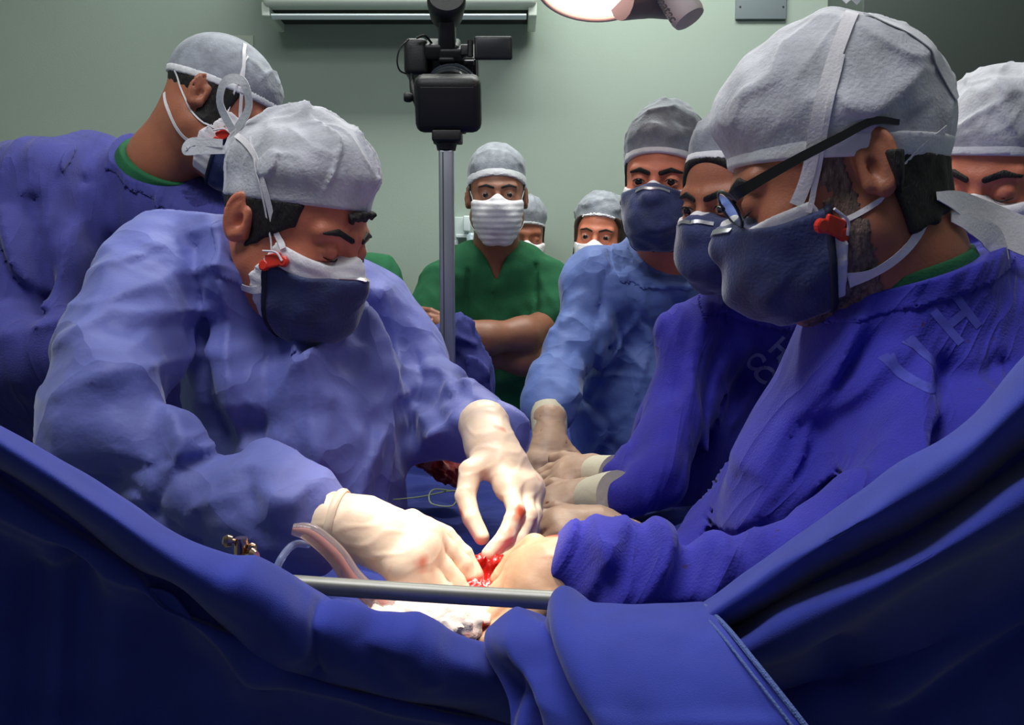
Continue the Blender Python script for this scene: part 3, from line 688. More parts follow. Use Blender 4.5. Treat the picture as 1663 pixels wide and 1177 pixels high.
# glasses
M_BLK = mat('black_acetate', (16, 16, 20), .3, coat=.4)
gl = empty('glasses', (0, 0, 0)); gl.parent = rI
def seg(H, pts, r_, n=8): return tube([H.W(q) for q in pts], r_, n)
rims = []
for sg in (-1, 1):
    ring = [(sg*.034+.026*cos(a), .112-.010*abs(sg*.034+.026*cos(a))/.06+.004*sin(a), .014+.019*sin(a)) for a in np.linspace(0, 2*pi, 25)]
    rims.append(tube([HI.W(q) for q in ring], .0019, 8, 60))
    c = np.mean([HI.W(q) for q in ring[:-1]], 0)
    V = [c+(HI.W(q)-c)*.96+HI.M[:, 1]*z for z in (-.0008, .0008) for q in ring[:-1]]; n = 24
    Fc = [tuple(range(n))[::-1], tuple(range(n, 2*n))]+[(i, (i+1) % n, n+(i+1) % n, n+i) for i in range(n)]
    mesh('lens', V, Fc, mat('lens_glass', (235, 240, 245), .02, trans=1, ior=1.08), gl, smooth=False)
v, f = merge(*rims, tube([HI.W(q) for q in ((-.010, .112, .018), (0, .116, .022), (.010, .112, .018))], .002, 8)); mesh('rim', v, f, M_BLK, gl)
for sg in (-1, 1):
    pts = [HI.W(q) for q in ((sg*.058, .103, .020), (sg*.072, .094, .023), (sg*.080, .045, .030), (sg*.084, .0, .0345), (sg*.084, -.03, .037), (sg*.080, -.05, .028))]
    v, f = ribbon(pts, [.010, .011, .009, .008, .007, .005], lambda q: HI.M[:, 0], .0036, 40); mesh('temple_arm', v, f, M_BLK, gl)
LI = [dict(p=[(1500, 560, 1.02, 120), (1495, 680, 1.0, 190), (1446, 840, .99, 244), (1430, 1050, .98, 262)], k=.06, ax=(0, 1, 0), s=.7),
      dict(p=[(1600, 580, .93, 120), (1550, 720, .84, 112), (1500, 850, .76, 100)], k=.05),
      dict(p=[(1480, 900, .76, 92), (1300, 925, .76, 76), (1180, 925, .78, 66), (1050, 922, .80, 66), (990, 925, .815, 70), (950, 925, .82, 70)], k=.03),
      dict(p=[(1412, 560, .93, 52), (1480, 500, .96, 74), (1610, 480, 1.0, 78), (1760, 540, 1.05, 110)], k=.06),
      dict(p=[(1360, 640, 1.15, 90), (1200, 860, 1.12, 60), (1080, 925, 1.05, 42)], k=.05)]
crI = [([(1490, 590, .9), (1440, 690, .9), (1400, 800, .85), (1370, 900, .8)], .014, -.012), ([(1600, 640, .8), (1500, 680, .8), (1440, 740, .8)], .010, .008),
       ([(1340, 520, .95), (1300, 620, .95), (1220, 760, .95)], .010, .008), ([(1400, 560, .93), (1320, 680, .9), (1240, 860, .9)], .008, .008),
       ([(1440, 580, .92), (1370, 700, .9), (1290, 870, .85)], .008, .007), ([(1370, 520, .93), (1270, 700, .93), (1200, 860, .93)], .007, .007),
       ([(1663, 600, .8), (1560, 640, .8), (1450, 760, .8)], .008, -.009), ([(1663, 660, .8), (1560, 690, .8), (1470, 780, .8)], .008, .008),
       ([(980, 880, .78), (1010, 920, .78), (990, 980, .78)], .008, .010), ([(1080, 865, .78), (1060, 920, .76), (1020, 985, .76)], .010, .012), ([(1050, 870, .78), (1030, 930, .76)], .010, -.008),
       ([(1120, 870, .76), (1130, 910, .75), (1160, 900, .75), (1190, 880, .75)], .008, -.014), ([(1180, 900, .75), (1150, 960, .74), (1090, 985, .74)], .009, .011), ([(975, 870, .8), (968, 920, .8), (975, 980, .8)], .010, .006)]
crI = [(a, max(b, abs(c)*1.2), c*1.2) for a, b, c in crI]
gI, gIf = make_gown(rI, 'surgical_gown', LI, M_COTI, .0048, .07, cavity(HI, ni, .063), crI, .0075, .085, .0010, .05, 51, sc=(1, .12, .13), rot=30, cup=(P(1470, 560, .95), P(1466, 440, .93), .095, .074), cut=[(1345, 500, .87), (1480, 466, .845), (1600, 408, .90)], hem=.022, Rc=.15)
f1, pts = limbs_fn([dict(p=[(1480, 490, .96, 76), (1590, 468, 1.0, 74)], k=.06)], .05)
collar_shirt(rI, HI, ni, [(1345, 500, .87), (1480, 466, .845), (1600, 408, .90)], .0650, .010, .13, .0600)
# ================================================================ MAN IN VIOLET GOWN (behind, at the left)
HA = Head(yaw=100, pitch=37, roll=0, scale=.98, ear=P(326, 146, 1.62), earx=.083)
na = P(262, 262, 1.72)
rA = make_person('person in violet cotton gown and green undershirt behind the left surgeon, head bent right', 'person', HA, na, .055, 'tan', neck2=P(245, 350, 1.80), h=.004)
lashes(HA, rA); eyebrows(HA, rA)
hair(HA, rA, lambda q: np.maximum(np.maximum(q[:, 1]-.035, -.040-q[:, 2]), q[:, 2]-.09), h=.004, off=.003, hem=(.060, .0))
cA, cAf = wear_cap(HA, rA, m=M_CAPG(), h=.004, band=.012, zf=.060, zb=.0, puff=(.080, .107, .080), cz=.044, cy=.001, seed=33, amp=.004)
mA, mAf = wear_mask(HA, rA, h=.004, top=.004, back=.016, off=.0045)
pA, pAf = wear_resp(HA, rA, h=.004, clip=False, seed=36, fwd=.008, top=-.008, back=.050)
outA = lambda p: np.minimum(np.minimum(HA.body(p), cAf(p)), np.minimum(mAf(p), pAf(p)))
red_clip(HA, pA, outA, (.060, .052, -.030), sc=1.3)
strap(HA, mA, outA, [(.058, .060, -.004), (.068, .050, .02), (.082, .025, .065), (.076, .0, .115), (.05, -.02, .145)], .006)
strap(HA, pA, outA, [(.062, .044, -.022), (.074, .030, .02), (.082, .018, .065), (.076, .005, .115)], .003, name='respirator_strap')
strap(HA, mA, outA, [(.058, .030, -.070), (.062, .0, -.080), (.060, -.05, -.06), (.045, -.09, -.04)], .006)
strap(HA, pA, outA, [(.062, .036, -.036), (.070, .0, -.040), (.070, -.05, -.02), (.06, -.09, .0)], .003, name='respirator_strap')
v, f = tube([P(*q) for q in ((300, 150, 1.68), (284, 145, 1.68), (268, 144, 1.68), (272, 158, 1.68), (288, 156, 1.68), (298, 160, 1.68))], .0010, 6, 40); mesh('cap_tie', v, f, M_BAND(), cA)
LA = [dict(p=[(60, 305, 1.72, 72), (150, 312, 1.80, 84), (230, 345, 1.84, 74), (330, 395, 1.88, 66)], k=.05), dict(p=[(215, 350, 1.74, 64), (312, 370, 1.72, 60), (430, 400, 1.78, 60)], k=.05),
      dict(p=[(62, 312, 1.68, 84), (50, 440, 1.62, 84), (20, 560, 1.56, 84)], k=.05),
      dict(p=[(-60, 600, 1.5, 90), (40, 575, 1.5, 70), (150, 560, 1.54, 55), (260, 560, 1.6, 50)], k=.04),
      dict(p=[(-40, 660, 1.54, 80), (120, 650, 1.6, 70), (260, 640, 1.68, 60)], k=.04),
      dict(p=[(230, 420, 1.92, 120), (210, 640, 1.90, 150), (200, 900, 1.88, 150)], k=.06, ax=(0, 1, 0), s=.7)]
crA = [([(60, 330, 1.6), (90, 430, 1.6), (110, 520, 1.6)], .014, -.022), ([(110, 300, 1.6), (125, 420, 1.6), (112, 510, 1.6)], .012, .016), ([(150, 300, 1.7), (160, 420, 1.7), (130, 560, 1.7)], .010, -.014),
       ([(0, 400, 1.55), (50, 470, 1.55), (100, 515, 1.55)], .012, -.018), ([(0, 340, 1.55), (40, 430, 1.55), (90, 500, 1.55)], .010, .012), ([(10, 560, 1.5), (60, 530, 1.5), (110, 520, 1.5)], .010, .012)]
gA, gAf = make_gown(rA, 'surgical_gown', LA, M_COTA, .009, .05, cavity(HA, na, .059), crA, .007, .08, .0012, .05, 61, sc=(1.1, .12, .16), rot=4, cup=(P(240, 330, 1.76), P(255, 270, 1.73), .10, .078), cut=[(172, 229, 1.70), (235, 305, 1.65), (345, 337, 1.68)], hem=.012, Rc=.16)
collar_shirt(rA, HA, na, [(172, 222, 1.70), (235, 298, 1.65), (345, 350, 1.68)], .068, .008, .14, .057)
skirt(rA, M_COTA, (P(200, 900, 1.9)[0], 1.95), .20, .14, .9); shoes(rA, (P(200, 900, 1.9)[0], 1.95), 60)
# ================================================================ MAN IN GREEN, ARMS CROSSED
HC = Head(yaw=2, pitch=6, scale=.96, c=P(807, 322, 2.42), eyes='open')
nc = P(806, 398, 2.46)
FC = [dict(p=[(905, 550, 2.43, 25), (900, 578, 2.38, 27), (850, 582, 2.33, 25), (790, 575, 2.34, 20), (716, 550, 2.38, 24), (702, 510, 2.44, 22)], k=.03),
      dict(p=[(890, 525, 2.42, 24), (850, 543, 2.30, 26), (790, 549, 2.25, 25), (745, 540, 2.25, 20), (715, 526, 2.26, 14)], k=.03)]
fcf, fcp = limbs_fn(FC, .006)
lo = np.minimum(bounds(fcp, .01)[0], HC.c-.15); hi = np.maximum(bounds(fcp, .01)[1], HC.c+.15)
hc_shoulder, sp_ = limbs_fn([dict(p=[(702, 510, 2.44, 20), (722, 480, 2.49, 20), (806, 490, 2.52, 30), (886, 480, 2.49, 20), (903, 545, 2.43, 22)], k=.04)], .03)
rC = make_person('person in green V-neck scrubs with bare arms crossed, white pleated mask, beside the pole', 'person', HC, nc, .054, 'dark', neck2=P(806, 470, 2.49), h=.0045,
                 extra=lambda p, d: smin(smin(d, hc_shoulder(p), .04), fcf(p), .015), box=(lo, hi))
for fy, fr in ((500, 9), (509, 9), (518, 9), (527, 8)):
    pass
eyeballs(HC, rC); eyebrows(HC, rC, .003)
hair(HC, rC, lambda q: np.maximum(np.maximum(q[:, 1]-.030, -.010-q[:, 2]), q[:, 2]-.09), h=.005, off=.003, hem=(.062, -.01))
cC, cCf = wear_cap(HC, rC, m=M_CAPG(), h=.0045, band=.024, zf=.062, zb=-.01, puff=(.080, .104, .094), cz=.055, cy=-.01, seed=43, amp=.003)
mC, mCf = wear_mask(HC, rC, h=.004, top=-.004, back=.050, low=-.128, off=.007, pleat=.0016)
outC = lambda p: np.minimum(np.minimum(HC.body(p), cCf(p)), mCf(p))
for sg in (1, -1):
    strap(HC, mC, outC, [(sg*.052, .058, -.010), (sg*.066, .040, .006), (sg*.080, .010, .035)], .004)
    strap(HC, mC, outC, [(sg*.045, .060, -.085), (sg*.056, .030, -.078), (sg*.062, .0, -.06)], .004)
LC = [dict(p=[(724, 460, 2.47, 34), (770, 440, 2.48, 42), (842, 440, 2.48, 42), (886, 458, 2.47, 34)], k=.05),
      dict(p=[(716, 462, 2.47, 34), (704, 500, 2.44, 36), (700, 522, 2.42, 36)], k=.03), dict(p=[(896, 462, 2.47, 33), (892, 500, 2.44, 38), (888, 520, 2.42, 36)], k=.03),
      dict(p=[(806, 500, 2.50, 82), (806, 600, 2.50, 88), (808, 760, 2.50, 92)], k=.05, ax=(0, 1, 0), s=.72)]
def vneck(p):   # V opening
    a = P(806, 375, 2.42); b = P(806, 458, 2.36); u = p-a.astype('f'); t = np.clip((a[2]-p[:, 2])/(a[2]-b[2]), -1, 1.2)
    return np.maximum(-( (1-t)*.052-np.abs(u[:, 0]) )*.8, p[:, 1]-2.47)
def gc_wrap():
    f0, pts = limbs_fn(LC, .04)
    def f(p):
        d = f0(p)-.004*(ridged(p, .14, 71, (1.2, 1, .6))-.5)-.0015*noise(p, .06, 72)
        for pl, wd, am in [([(760, 440, 2.4), (756, 520, 2.4)], .006, -.008), ([(870, 430, 2.4), (872, 500, 2.4), (868, 540, 2.4)], .007, -.010), ([(800, 460, 2.4), (798, 520, 2.4)], .004, .004)]: d = d-fold(p, [P(*q) for q in pl], wd, am)
        d = smax(d, -vneck(p), .003); return smax(d, -cap(p, HC.W((0, -.02, -.03)), nc, .057), .004)
    return f, pts
gcf, pts = gc_wrap(); lo, hi = bounds(pts, .01); sdf_obj('scrub_top', gcf, lo, hi, .007, M_GREEN, rC)
xc = P(806, 760, 2.5)[0]; skirt(rC, M_GREEN, (xc, 2.5), .15, .11, .95, .80, 'scrub_hem'); shoes(rC, (xc, 2.5), 0)
def fingers_px(name, r, chains, rad, m, h=.0035):
    fs = [([P(*q) for q in c], rad) for c in chains]
    def f(p):
        D = None
        for c, ra in fs:
            for i in range(len(c)-1):
                e = cap(p, c[i], c[i+1], ra, ra*.9); D = e if D is None else smin(D, e, .003)
        return D
    lo, hi = bounds([q for c, _ in fs for q in c], rad*1.6); return sdf_obj(name, f, lo, hi, h, m, r)
fingers_px('hand', rC, [[(716, 512, 2.28), (700, 505, 2.29), (684, 502, 2.32)], [(716, 519, 2.27), (698, 514, 2.28), (681, 511, 2.31)], [(718, 526, 2.26), (700, 523, 2.27), (684, 520, 2.30)], [(722, 532, 2.26), (706, 531, 2.27), (690, 528, 2.30)]], .0085, skinmat('dark'))
# ================================================================ MAN IN STEEL BLUE GOWN (frontal)
HG = Head(yaw=-20, pitch=7, roll=3, scale=.97, c=P(1078, 302, 1.80), eyes='open')
ng = P(1082, 402, 1.85)
rG = make_person('person in steel blue gown facing the camera, navy respirator, hand pressed on the drape', 'person', HG, ng, .056, 'warm', neck2=P(1085, 460, 1.88), h=.0035)
eyebrows(HG, rG, .0042, z=.030); eyeballs(HG, rG)
for sg in (1, -1):
    v, f = tube([HG.W(q) for q in ((sg*.019, .0935, .011), (sg*.026, .0975, .0155), (sg*.034, .0970, .0158), (sg*.043, .0895, .012))], [.0007, .0011, .0011, .0006], 6, 14); mesh('eyelash', v, f, M_HAIR(), rG)
hair(HG, rG, lambda q: np.maximum(np.maximum(q[:, 1]-.040, -.020-q[:, 2]), q[:, 2]-.09), h=.004, off=.003, hem=(.066, -.01))
cG, cGf = wear_cap(HG, rG, m=M_CAPG(), h=.004, band=.018, zf=.066, zb=-.01, puff=(.084, .112, .108), cz=.060, cy=-.01, seed=53, amp=.005)
mG, mGf = wear_mask(HG, rG, h=.004, top=-.004, back=.014, off=.0045)
pG, pGf = wear_resp(HG, rG, h=.0035, seed=56, fwd=.008, top=.010, back=.046)
outG = lambda p: np.minimum(np.minimum(HG.body(p), cGf(p)), np.minimum(mGf(p), pGf(p)))
for sg in (1, -1): strap(HG, pG, outG, [(sg*.058, .048, -.03), (sg*.066, .030, -.012), (sg*.078, .010, .02), (sg*.084, .0, .06)], .005, name='respirator_strap')
LG = [dict(p=[(975, 462, 1.86, 44), (1050, 455, 1.90, 58), (1120, 460, 1.92, 58), (1210, 480, 1.95, 45)], k=.05),
      dict(p=[(962, 462, 1.84, 42), (935, 560, 1.78, 42), (903, 620, 1.70, 40), (897, 650, 1.66, 36), (895, 664, 1.64, 32)], k=.03),
      dict(p=[(1060, 540, 1.93, 105), (1060, 650, 1.92, 108), (1050, 900, 1.90, 118)], k=.05, ax=(0, 1, 0), s=.75)]
crG = [([(985, 440, 1.8), (965, 520, 1.8), (960, 600, 1.8)], .008, -.012), ([(880, 600, 1.7), (930, 640, 1.65), (950, 650, 1.6)], .008, .008), ([(960, 655, 1.8), (990, 690, 1.8), (1000, 740, 1.8)], .008, -.012), ([(940, 620, 1.8), (1000, 610, 1.8), (1080, 615, 1.8)], .004, .005),
       ([(1040, 460, 1.8), (1060, 560, 1.8), (1020, 680, 1.8)], .010, .008)]
for x0, y0, x1, y1, Y, n, a0, a1, l in ((900, 460, 960, 660, 1.75, 9, -.8, .6, 22), (960, 470, 1100, 740, 1.8, 14, .6, 2.2, 45)):
    for _ in range(n):
        cx, cy, an, L_ = rs.uniform(x0, x1), rs.uniform(y0, y1), rs.uniform(a0, a1), rs.uniform(.5, 1.3)*l
        crG.append(([(cx-cos(an)*L_, cy-sin(an)*L_, Y), (cx+rs.uniform(-5, 5), cy+rs.uniform(-5, 5), Y), (cx+cos(an)*L_, cy+sin(an)*L_, Y)], rs.uniform(.005, .010), rs.choice((-1, 1, 1))*rs.uniform(.003, .007)))
gG, gGf = make_gown(rG, 'surgical_gown', LG, M_GOWNG, .007, .07, cavity(HG, ng, .060), crG, .003, .16, .001, .05, 81, wl=.12, wa=.028, cup=(P(1082, 450, 1.86), P(1082, 405, 1.85), .075, .064), cut=[(1033, 402, 1.84), (1130, 425, 1.84), (1085, 456, 1.79)], hem=.008, Rc=.12)
xg = P(1060, 900, 1.9)[0]; skirt(rG, M_GOWNG, (xg+.05, 1.97), .13, .12, .9); shoes(rG, (xg+.05, 1.97), -15)
# ================================================================ PERSON IN DEEP BLUE GOWN (between)
HH = Head(yaw=-50, pitch=14, roll=2, scale=.95, c=P(1205, 332, 1.36), eyes='open')
nh = P(1225, 452, 1.42)
rH = make_person('person in deep blue gown with HU print, half hidden behind the surgeon with glasses', 'person', HH, nh, .053, 'tan', neck2=P(1225, 520, 1.45), h=.0035)
eyebrows(HH, rH, .0042, z=.030); eyeballs(HH, rH, (0, -.2))
for sg in (1, -1):
    v, f = tube([HH.W(q) for q in ((sg*.019, .0935, .011), (sg*.026, .0975, .0155), (sg*.034, .0970, .0158), (sg*.043, .0895, .012))], [.0007, .0011, .0011, .0006], 6, 14); mesh('eyelash', v, f, M_HAIR(), rH)
hair(HH, rH, lambda q: np.maximum(np.maximum(q[:, 1]-.062-.5*np.maximum(q[:, 2]-.04, 0), -.030-q[:, 2]), q[:, 2]-.12), h=.004, off=.005, hem=(.088, .0))
cH, cHf = wear_cap(HH, rH, m=M_CAPG(), h=.004, band=.014, zf=.088, zb=.0, puff=(.082, .108, .096), cz=.055, cy=-.012, seed=63, amp=.004)
mH, mHf = wear_mask(HH, rH, h=.004, top=-.006, back=.012, off=.0045)
pH, pHf = wear_resp(HH, rH, seed=66, fwd=.010, top=.008, back=.044)
outH = lambda p: np.minimum(np.minimum(HH.body(p), cHf(p)), np.minimum(mHf(p), pHf(p)))
strap(HH, mH, outH, [(.058, .055, -.01), (.072, .030, .015), (.082, .0, .05)], .005)
LH = [dict(p=[(1130, 545, 1.42, 58), (1215, 540, 1.48, 70), (1330, 540, 1.5, 70)], k=.05),
      dict(p=[(1140, 552, 1.40, 58), (1105, 660, 1.36, 54), (1060, 745, 1.30, 46), (1014, 777, 1.27, 32)], k=.03),
      dict(p=[(1100, 700, 1.30, 50), (1070, 780, 1.22, 46), (1018, 811, 1.18, 37)], k=.03),
      dict(p=[(1210, 620, 1.52, 118), (1170, 740, 1.48, 125), (1165, 950, 1.46, 135)], k=.06, ax=(0, 1, 0), s=.75)]
crH = [([(1130, 520, 1.4), (1110, 620, 1.35), (1070, 740, 1.3)], .010, .012), ([(1170, 520, 1.4), (1140, 640, 1.35), (1110, 800, 1.3)], .010, -.012), ([(1250, 600, 1.4), (1190, 700, 1.35), (1150, 850, 1.3)], .010, .012), ([(1200, 560, 1.4), (1170, 700, 1.35), (1140, 850, 1.3)], .009, .010)]
gH, gHf = make_gown(rH, 'surgical_gown', LH, M_COTH, .007, .04, cavity(HH, nh, .057), crH, .008, .08, .0010, .05, 91, sc=(1, .12, .13), rot=16, cup=(P(1225, 500, 1.43), P(1225, 455, 1.42), .075, .062), cut=[(1190, 486, 1.39), (1228, 514, 1.36), (1278, 488, 1.42)], hem=.010, Rc=.12)
xh = P(1165, 950, 1.46)[0]; skirt(rH, M_COTH, (xh+.09, 1.50), .13, .12, .8); shoes(rH, (xh+.09, 1.5), -40)
skirt(rB, M_GOWNB, (P(480, 1000, 1.25)[0]-.06, 1.28), .13, .12, .75); shoes(rB, (P(480, 1000, 1.25)[0]-.06, 1.28), 50)
skirt(rI, M_COTI, (P(1430, 1050, .98)[0]+.04, 1.02), .16, .13, .85); shoes(rI, (P(1430, 1050, .98)[0], 1.02), -80)
# lettering on the two cotton gowns
def letter(ch, r, gf, px, py, Y, ang, size, m, sk=0):
    a = radians(ang); u = np.array([cos(a), 0, sin(a)]); v = np.array([-sin(a), 0, cos(a)]); drape_text(ch, 'gown_lettering', r, r, P(px, py, Y), u, v, size, m, .0005)
letter('H', gH, gHf, 1272, 568, 1.36, -38, .040, M_PRINT); letter('U', gH, gHf, 1290, 588, 1.36, -38, .046, M_PRINT)
letter('C', gH, gHf, 1234, 590, 1.36, -38, .036, M_PRINT); letter('C', gH, gHf, 1250, 612, 1.36, -38, .036, M_PRINT)
for ch, x, y, z in (('H', 1530, 518, .050), ('U', 1458, 590, .056), ('V', 1456, 556, .016), ('V', 1428, 584, .018)): letter(ch, gI, gIf, x, y, .88, 38, z, M_PRINT2)
# ================================================================ WOMAN BEHIND, PERSON BEHIND GREEN, SHOULDER, RIGHT EDGE
HD = Head(yaw=-14, pitch=6, roll=5, scale=.90, c=P(974, 388, 2.62), eyes='open')
nd = P(980, 448, 2.66)
rD = make_person('woman with brown hair, gathered grey cap and white mask, behind the steel blue gown', 'person', HD, nd, .048, 'warm', neck2=P(985, 520, 2.68), h=.005)
eyebrows(HD, rD, .0025); eyeballs(HD, rD)
hair(HD, rD, lambda q: np.maximum(np.maximum(q[:, 1]-.050-.5*np.maximum(q[:, 2]-.04, 0), -.060-q[:, 2]), q[:, 2]-.12), h=.005, off=.008, m=mat('hair_brown', (58, 38, 28), .6, noise=.4, nscale=100), hem=(.084, .0))
cD, cDf = wear_cap(HD, rD, m=M_CAPG(), h=.005, band=.008, zf=.080, zb=-.01, puff=(.088, .112, .098), cz=.055, cy=-.02, seed=73, amp=.006)
mD, mDf = wear_mask(HD, rD, h=.005, top=-.012, back=.045, off=.007)
LD = [dict(p=[(930, 520, 2.68, 36), (985, 520, 2.70, 45), (1040, 520, 2.68, 36)], k=.05), dict(p=[(990, 560, 2.70, 60), (990, 760, 2.70, 64)], k=.05, ax=(0, 1, 0), s=.7)]
make_gown(rD, 'scrub_top', LD, M_GREEN, .010, .05, cavity(HD, nd, .052), (), .003, .15, 0, .05, 5)
skirt(rD, M_GREEN, (P(985, 760, 2.7)[0], 2.7), .14, .10, .95, .80, 'scrub_hem'); shoes(rD, (P(985, 760, 2.7)[0], 2.7))
HE = Head(yaw=10, pitch=14, scale=.88, c=P(846, 386, 2.74))
ne = P(846, 460, 2.80)
rE = make_person('person almost hidden behind the one with crossed arms, only grey cap showing', 'person', HE, ne, .048, 'tan', neck2=P(846, 500, 2.80), h=.006)
hair(HE, rE, lambda q: np.maximum(np.maximum(q[:, 1]-.04, -.04-q[:, 2]), q[:, 2]-.09), h=.006, off=.004, hem=(.065, -.01))
wear_cap(HE, rE, m=M_CAPG(), h=.005, band=.008, zf=.065, zb=-.01, puff=(.086, .11, .096), cz=.055, cy=-.01, seed=83, amp=.006)
mE, _ = wear_mask(HE, rE, h=.006, top=-.004, back=.045, off=.007)
make_gown(rE, 'scrub_top', [dict(p=[(800, 500, 2.8, 34), (846, 505, 2.8, 42), (890, 500, 2.8, 34)], k=.05), dict(p=[(846, 560, 2.8, 52), (846, 740, 2.8, 54)], k=.05, ax=(0, 1, 0), s=.7)], M_GREEN, .011, .05, cavity(HE, ne, .052), (), .003, .15, 0, .05, 5)
shoes(rE, (P(846, 740, 2.8)[0], 2.8))
HF = Head(yaw=0, pitch=5, scale=.90, c=P(540, 330, 2.5))
nf_ = P(548, 430, 2.54)
rF = make_person('person in green scrubs hidden behind the left surgeon, only shoulder and sleeve showing', 'person', HF, nf_, .050, 'tan', neck2=P(548, 470, 2.55), h=.006)
wear_cap(HF, rF, m=M_CAPG(), h=.006, zf=.065, zb=-.01, puff=(.082, .106, .092), cz=.055, cy=-.01, seed=93, amp=.004)
wear_mask(HF, rF, h=.006, top=-.004, back=.045, off=.007)
make_gown(rF, 'scrub_top', [dict(p=[(480, 450, 2.55, 34), (548, 452, 2.55, 46), (612, 450, 2.55, 36), (628, 500, 2.5, 36), (648, 550, 2.45, 26), (666, 505, 2.42, 18)], k=.03), dict(p=[(540, 520, 2.55, 72), (540, 740, 2.55, 76)], k=.05, ax=(0, 1, 0), s=.7)], M_GREEN, .009, .05, cavity(HF, nf_, .054), (), .004, .15, .001, .05, 8)
shoes(rF, (P(548, 740, 2.55)[0], 2.55))
HJ = Head(yaw=-44, pitch=22, roll=6, scale=.97, c=P(1622, 290, 1.24))
nj = P(1660, 430, 1.32)
rJ = make_person('person at the right edge behind the surgeon with glasses, white cap and mask tie', 'person', HJ, nj, .055, 'warm', neck2=P(1680, 520, 1.36), h=.004)
eyebrows(HJ, rJ, .004); lashes(HJ, rJ)
hair(HJ, rJ, lambda q: np.maximum(np.maximum(q[:, 1]-.040, -.030-q[:, 2]), q[:, 2]-.09), h=.004, off=.003, hem=(.060, .0))
cJ, cJf = wear_cap(HJ, rJ, h=.0035, band=.024, zf=.060, zb=.0, puff=(.090, .112, .090), cz=.060, cy=-.01, seed=103, amp=.006)
mJ, mJf = wear_mask(HJ, rJ, h=.004, top=-.004, back=.016, off=.0045)
outJ = lambda p: np.minimum(np.minimum(HJ.body(p), cJf(p)), mJf(p))
strap(HJ, mJ, outJ, [(-.056, .052, -.012), (-.070, .030, .015), (-.082, .0, .045)], .009); strap(HJ, mJ, outJ, [(.056, .052, -.012), (.070, .030, .015), (.082, .0, .045)], .009)
make_gown(rJ, 'surgical_gown', [dict(p=[(1560, 520, 1.36, 60), (1680, 500, 1.4, 75), (1800, 520, 1.4, 70)], k=.05), dict(p=[(1680, 620, 1.42, 120), (1680, 900, 1.42, 140)], k=.05, ax=(0, 1, 0), s=.7)], M_COTH, .010, .05, cavity(HJ, nj, .060), (), .006, .12, .001, .05, 9)
shoes(rJ, (P(1680, 900, 1.42)[0], 1.42))
# ================================================================ PATIENT DRAPE, FIELD, TUBING
def zt(x, y):
    z = .975+.055*np.exp(-((y-1.05)/.45)**2)-.0*x
    side = np.maximum(np.abs(x-.02-.06*(y-1))-.26, 0); z = z-1.3*side**1.3-.12*np.clip(side-.10, 0, 1)
    z = z-.045*np.exp(-(((x+.035)/.10)**2+((y-.93)/.085)**2))
    z = z-.10*np.clip((.82-y)/.08, 0, 3)
    return z
def grid_surface(nx, ny, fn):
    V = [fn(i/(nx-1), j/(ny-1)) for j in range(ny) for i in range(nx)]
    Q = [(j*nx+i, j*nx+i+1, (j+1)*nx+i+1, (j+1)*nx+i) for j in range(ny-1) for i in range(nx-1)]
    return np.array(V, float), np.array(Q)
V, Q = grid_surface(150, 190, lambda u, t: (-.40+.84*u, .70+1.62*t, 0))
g = V.astype('f')
V[:, 2] = zt(V[:, 0], V[:, 1])+.010*(ridged(g, .22, 5, (1, .5, 1))-.5)+.004*noise(g, .07, 6)-.014*ridged(g, .16, 9, (.4, 1.4, 1))**3
V[:, 2] = np.maximum(V[:, 2], .80)
pd = mesh('patient_drape', V, Q, mat('drape_field', (38, 52, 132), .9, noise=.1, nscale=30, bump=.5, bscale=450), None, (0.02, 1.3, .62))
tag(pd, 'dark blue drape covering the patient between the two rows of gowned people', 'drape')
sd = pd.modifiers.new('thick', 'SOLIDIFY'); sd.thickness = .004
v, f = merge(boxm((.05, 1.5, .57), (.28, 1.3, .10), None, .02), lathe((.05, 1.5, .05), (.05, 1.5, .53), [(0, .07), (1, .06)]), boxm((.05, 1.5, .04), (.2, .6, .07), None, .015))
tag(mesh('operating_table', v, f, mat('table_steel', (120, 124, 128), .4, metal=.8), None, (.05, 1.5, 0), smooth=True), 'steel operating table hidden under the dark blue patient drape', 'table')
# open wound
wc = P(768, 965, .90)
def wound(p):
    q = p-wc.astype('f'); u = q*np.array((1, 1.15, 2.6), 'f'); d = (np.sqrt((u*u).sum(1))-.075)*.5
    rim = np.sqrt((np.sqrt((q[:, 0])**2+(q[:, 1]*1.25)**2)-.052)**2+(q[:, 2]-.014)**2)-.011
    d = smin(d, rim, .012); d = smax(d, -(np.sqrt((q[:, 0])**2+(q[:, 1]*1.3)**2+((q[:, 2]-.022)*1.6)**2)-.040), .01)
    return d-.0035*ridged(p, .022, 15)-.001*noise(p, .008, 16)
M_FLESH = mat('wet_tissue', (196, 34, 24), .22, noise=.35, nscale=60, bump=.6, bscale=150, sss=.2, coat=.5, spots=(250, 170, 120), spotscale=38, spotth=.60)
wd = sdf_obj('surgical_wound', wound, wc-.105, wc+.105, .0028, M_FLESH, None, wc-np.array((0, 0, .03))); tag(wd, 'open wet red surgical wound between the gloved hands behind the steel bar', 'wound')
M_PAD = mat('gauze', (240, 226, 216), .9, noise=.08, nscale=60, bump=.6, bscale=260, spots=(214, 60, 40), spotscale=30, spotth=.60)
def pad(name, c, sz, seed, m=M_PAD, h=.003):
    c = np.array(c)
    def f(p): return ell(p, c, sz)-.004*ridged(p, .035, seed)-.002*noise(p, .015, seed+1)
    s = np.array(sz)+.014; return sdf_obj(name, f, c-s, c+s, h, m, None, c-np.array((0, 0, sz[2])))
tag(pad('gauze_pad', P(700, 1000, .80), (.060, .040, .016), 21), 'bloody white gauze pad under the left part of the steel bar', 'gauze')
tag(pad('gauze_pad', P(718, 1016, .775), (.030, .024, .012), 27), 'small bright gauze pad beside the fingertips below the steel bar', 'gauze')
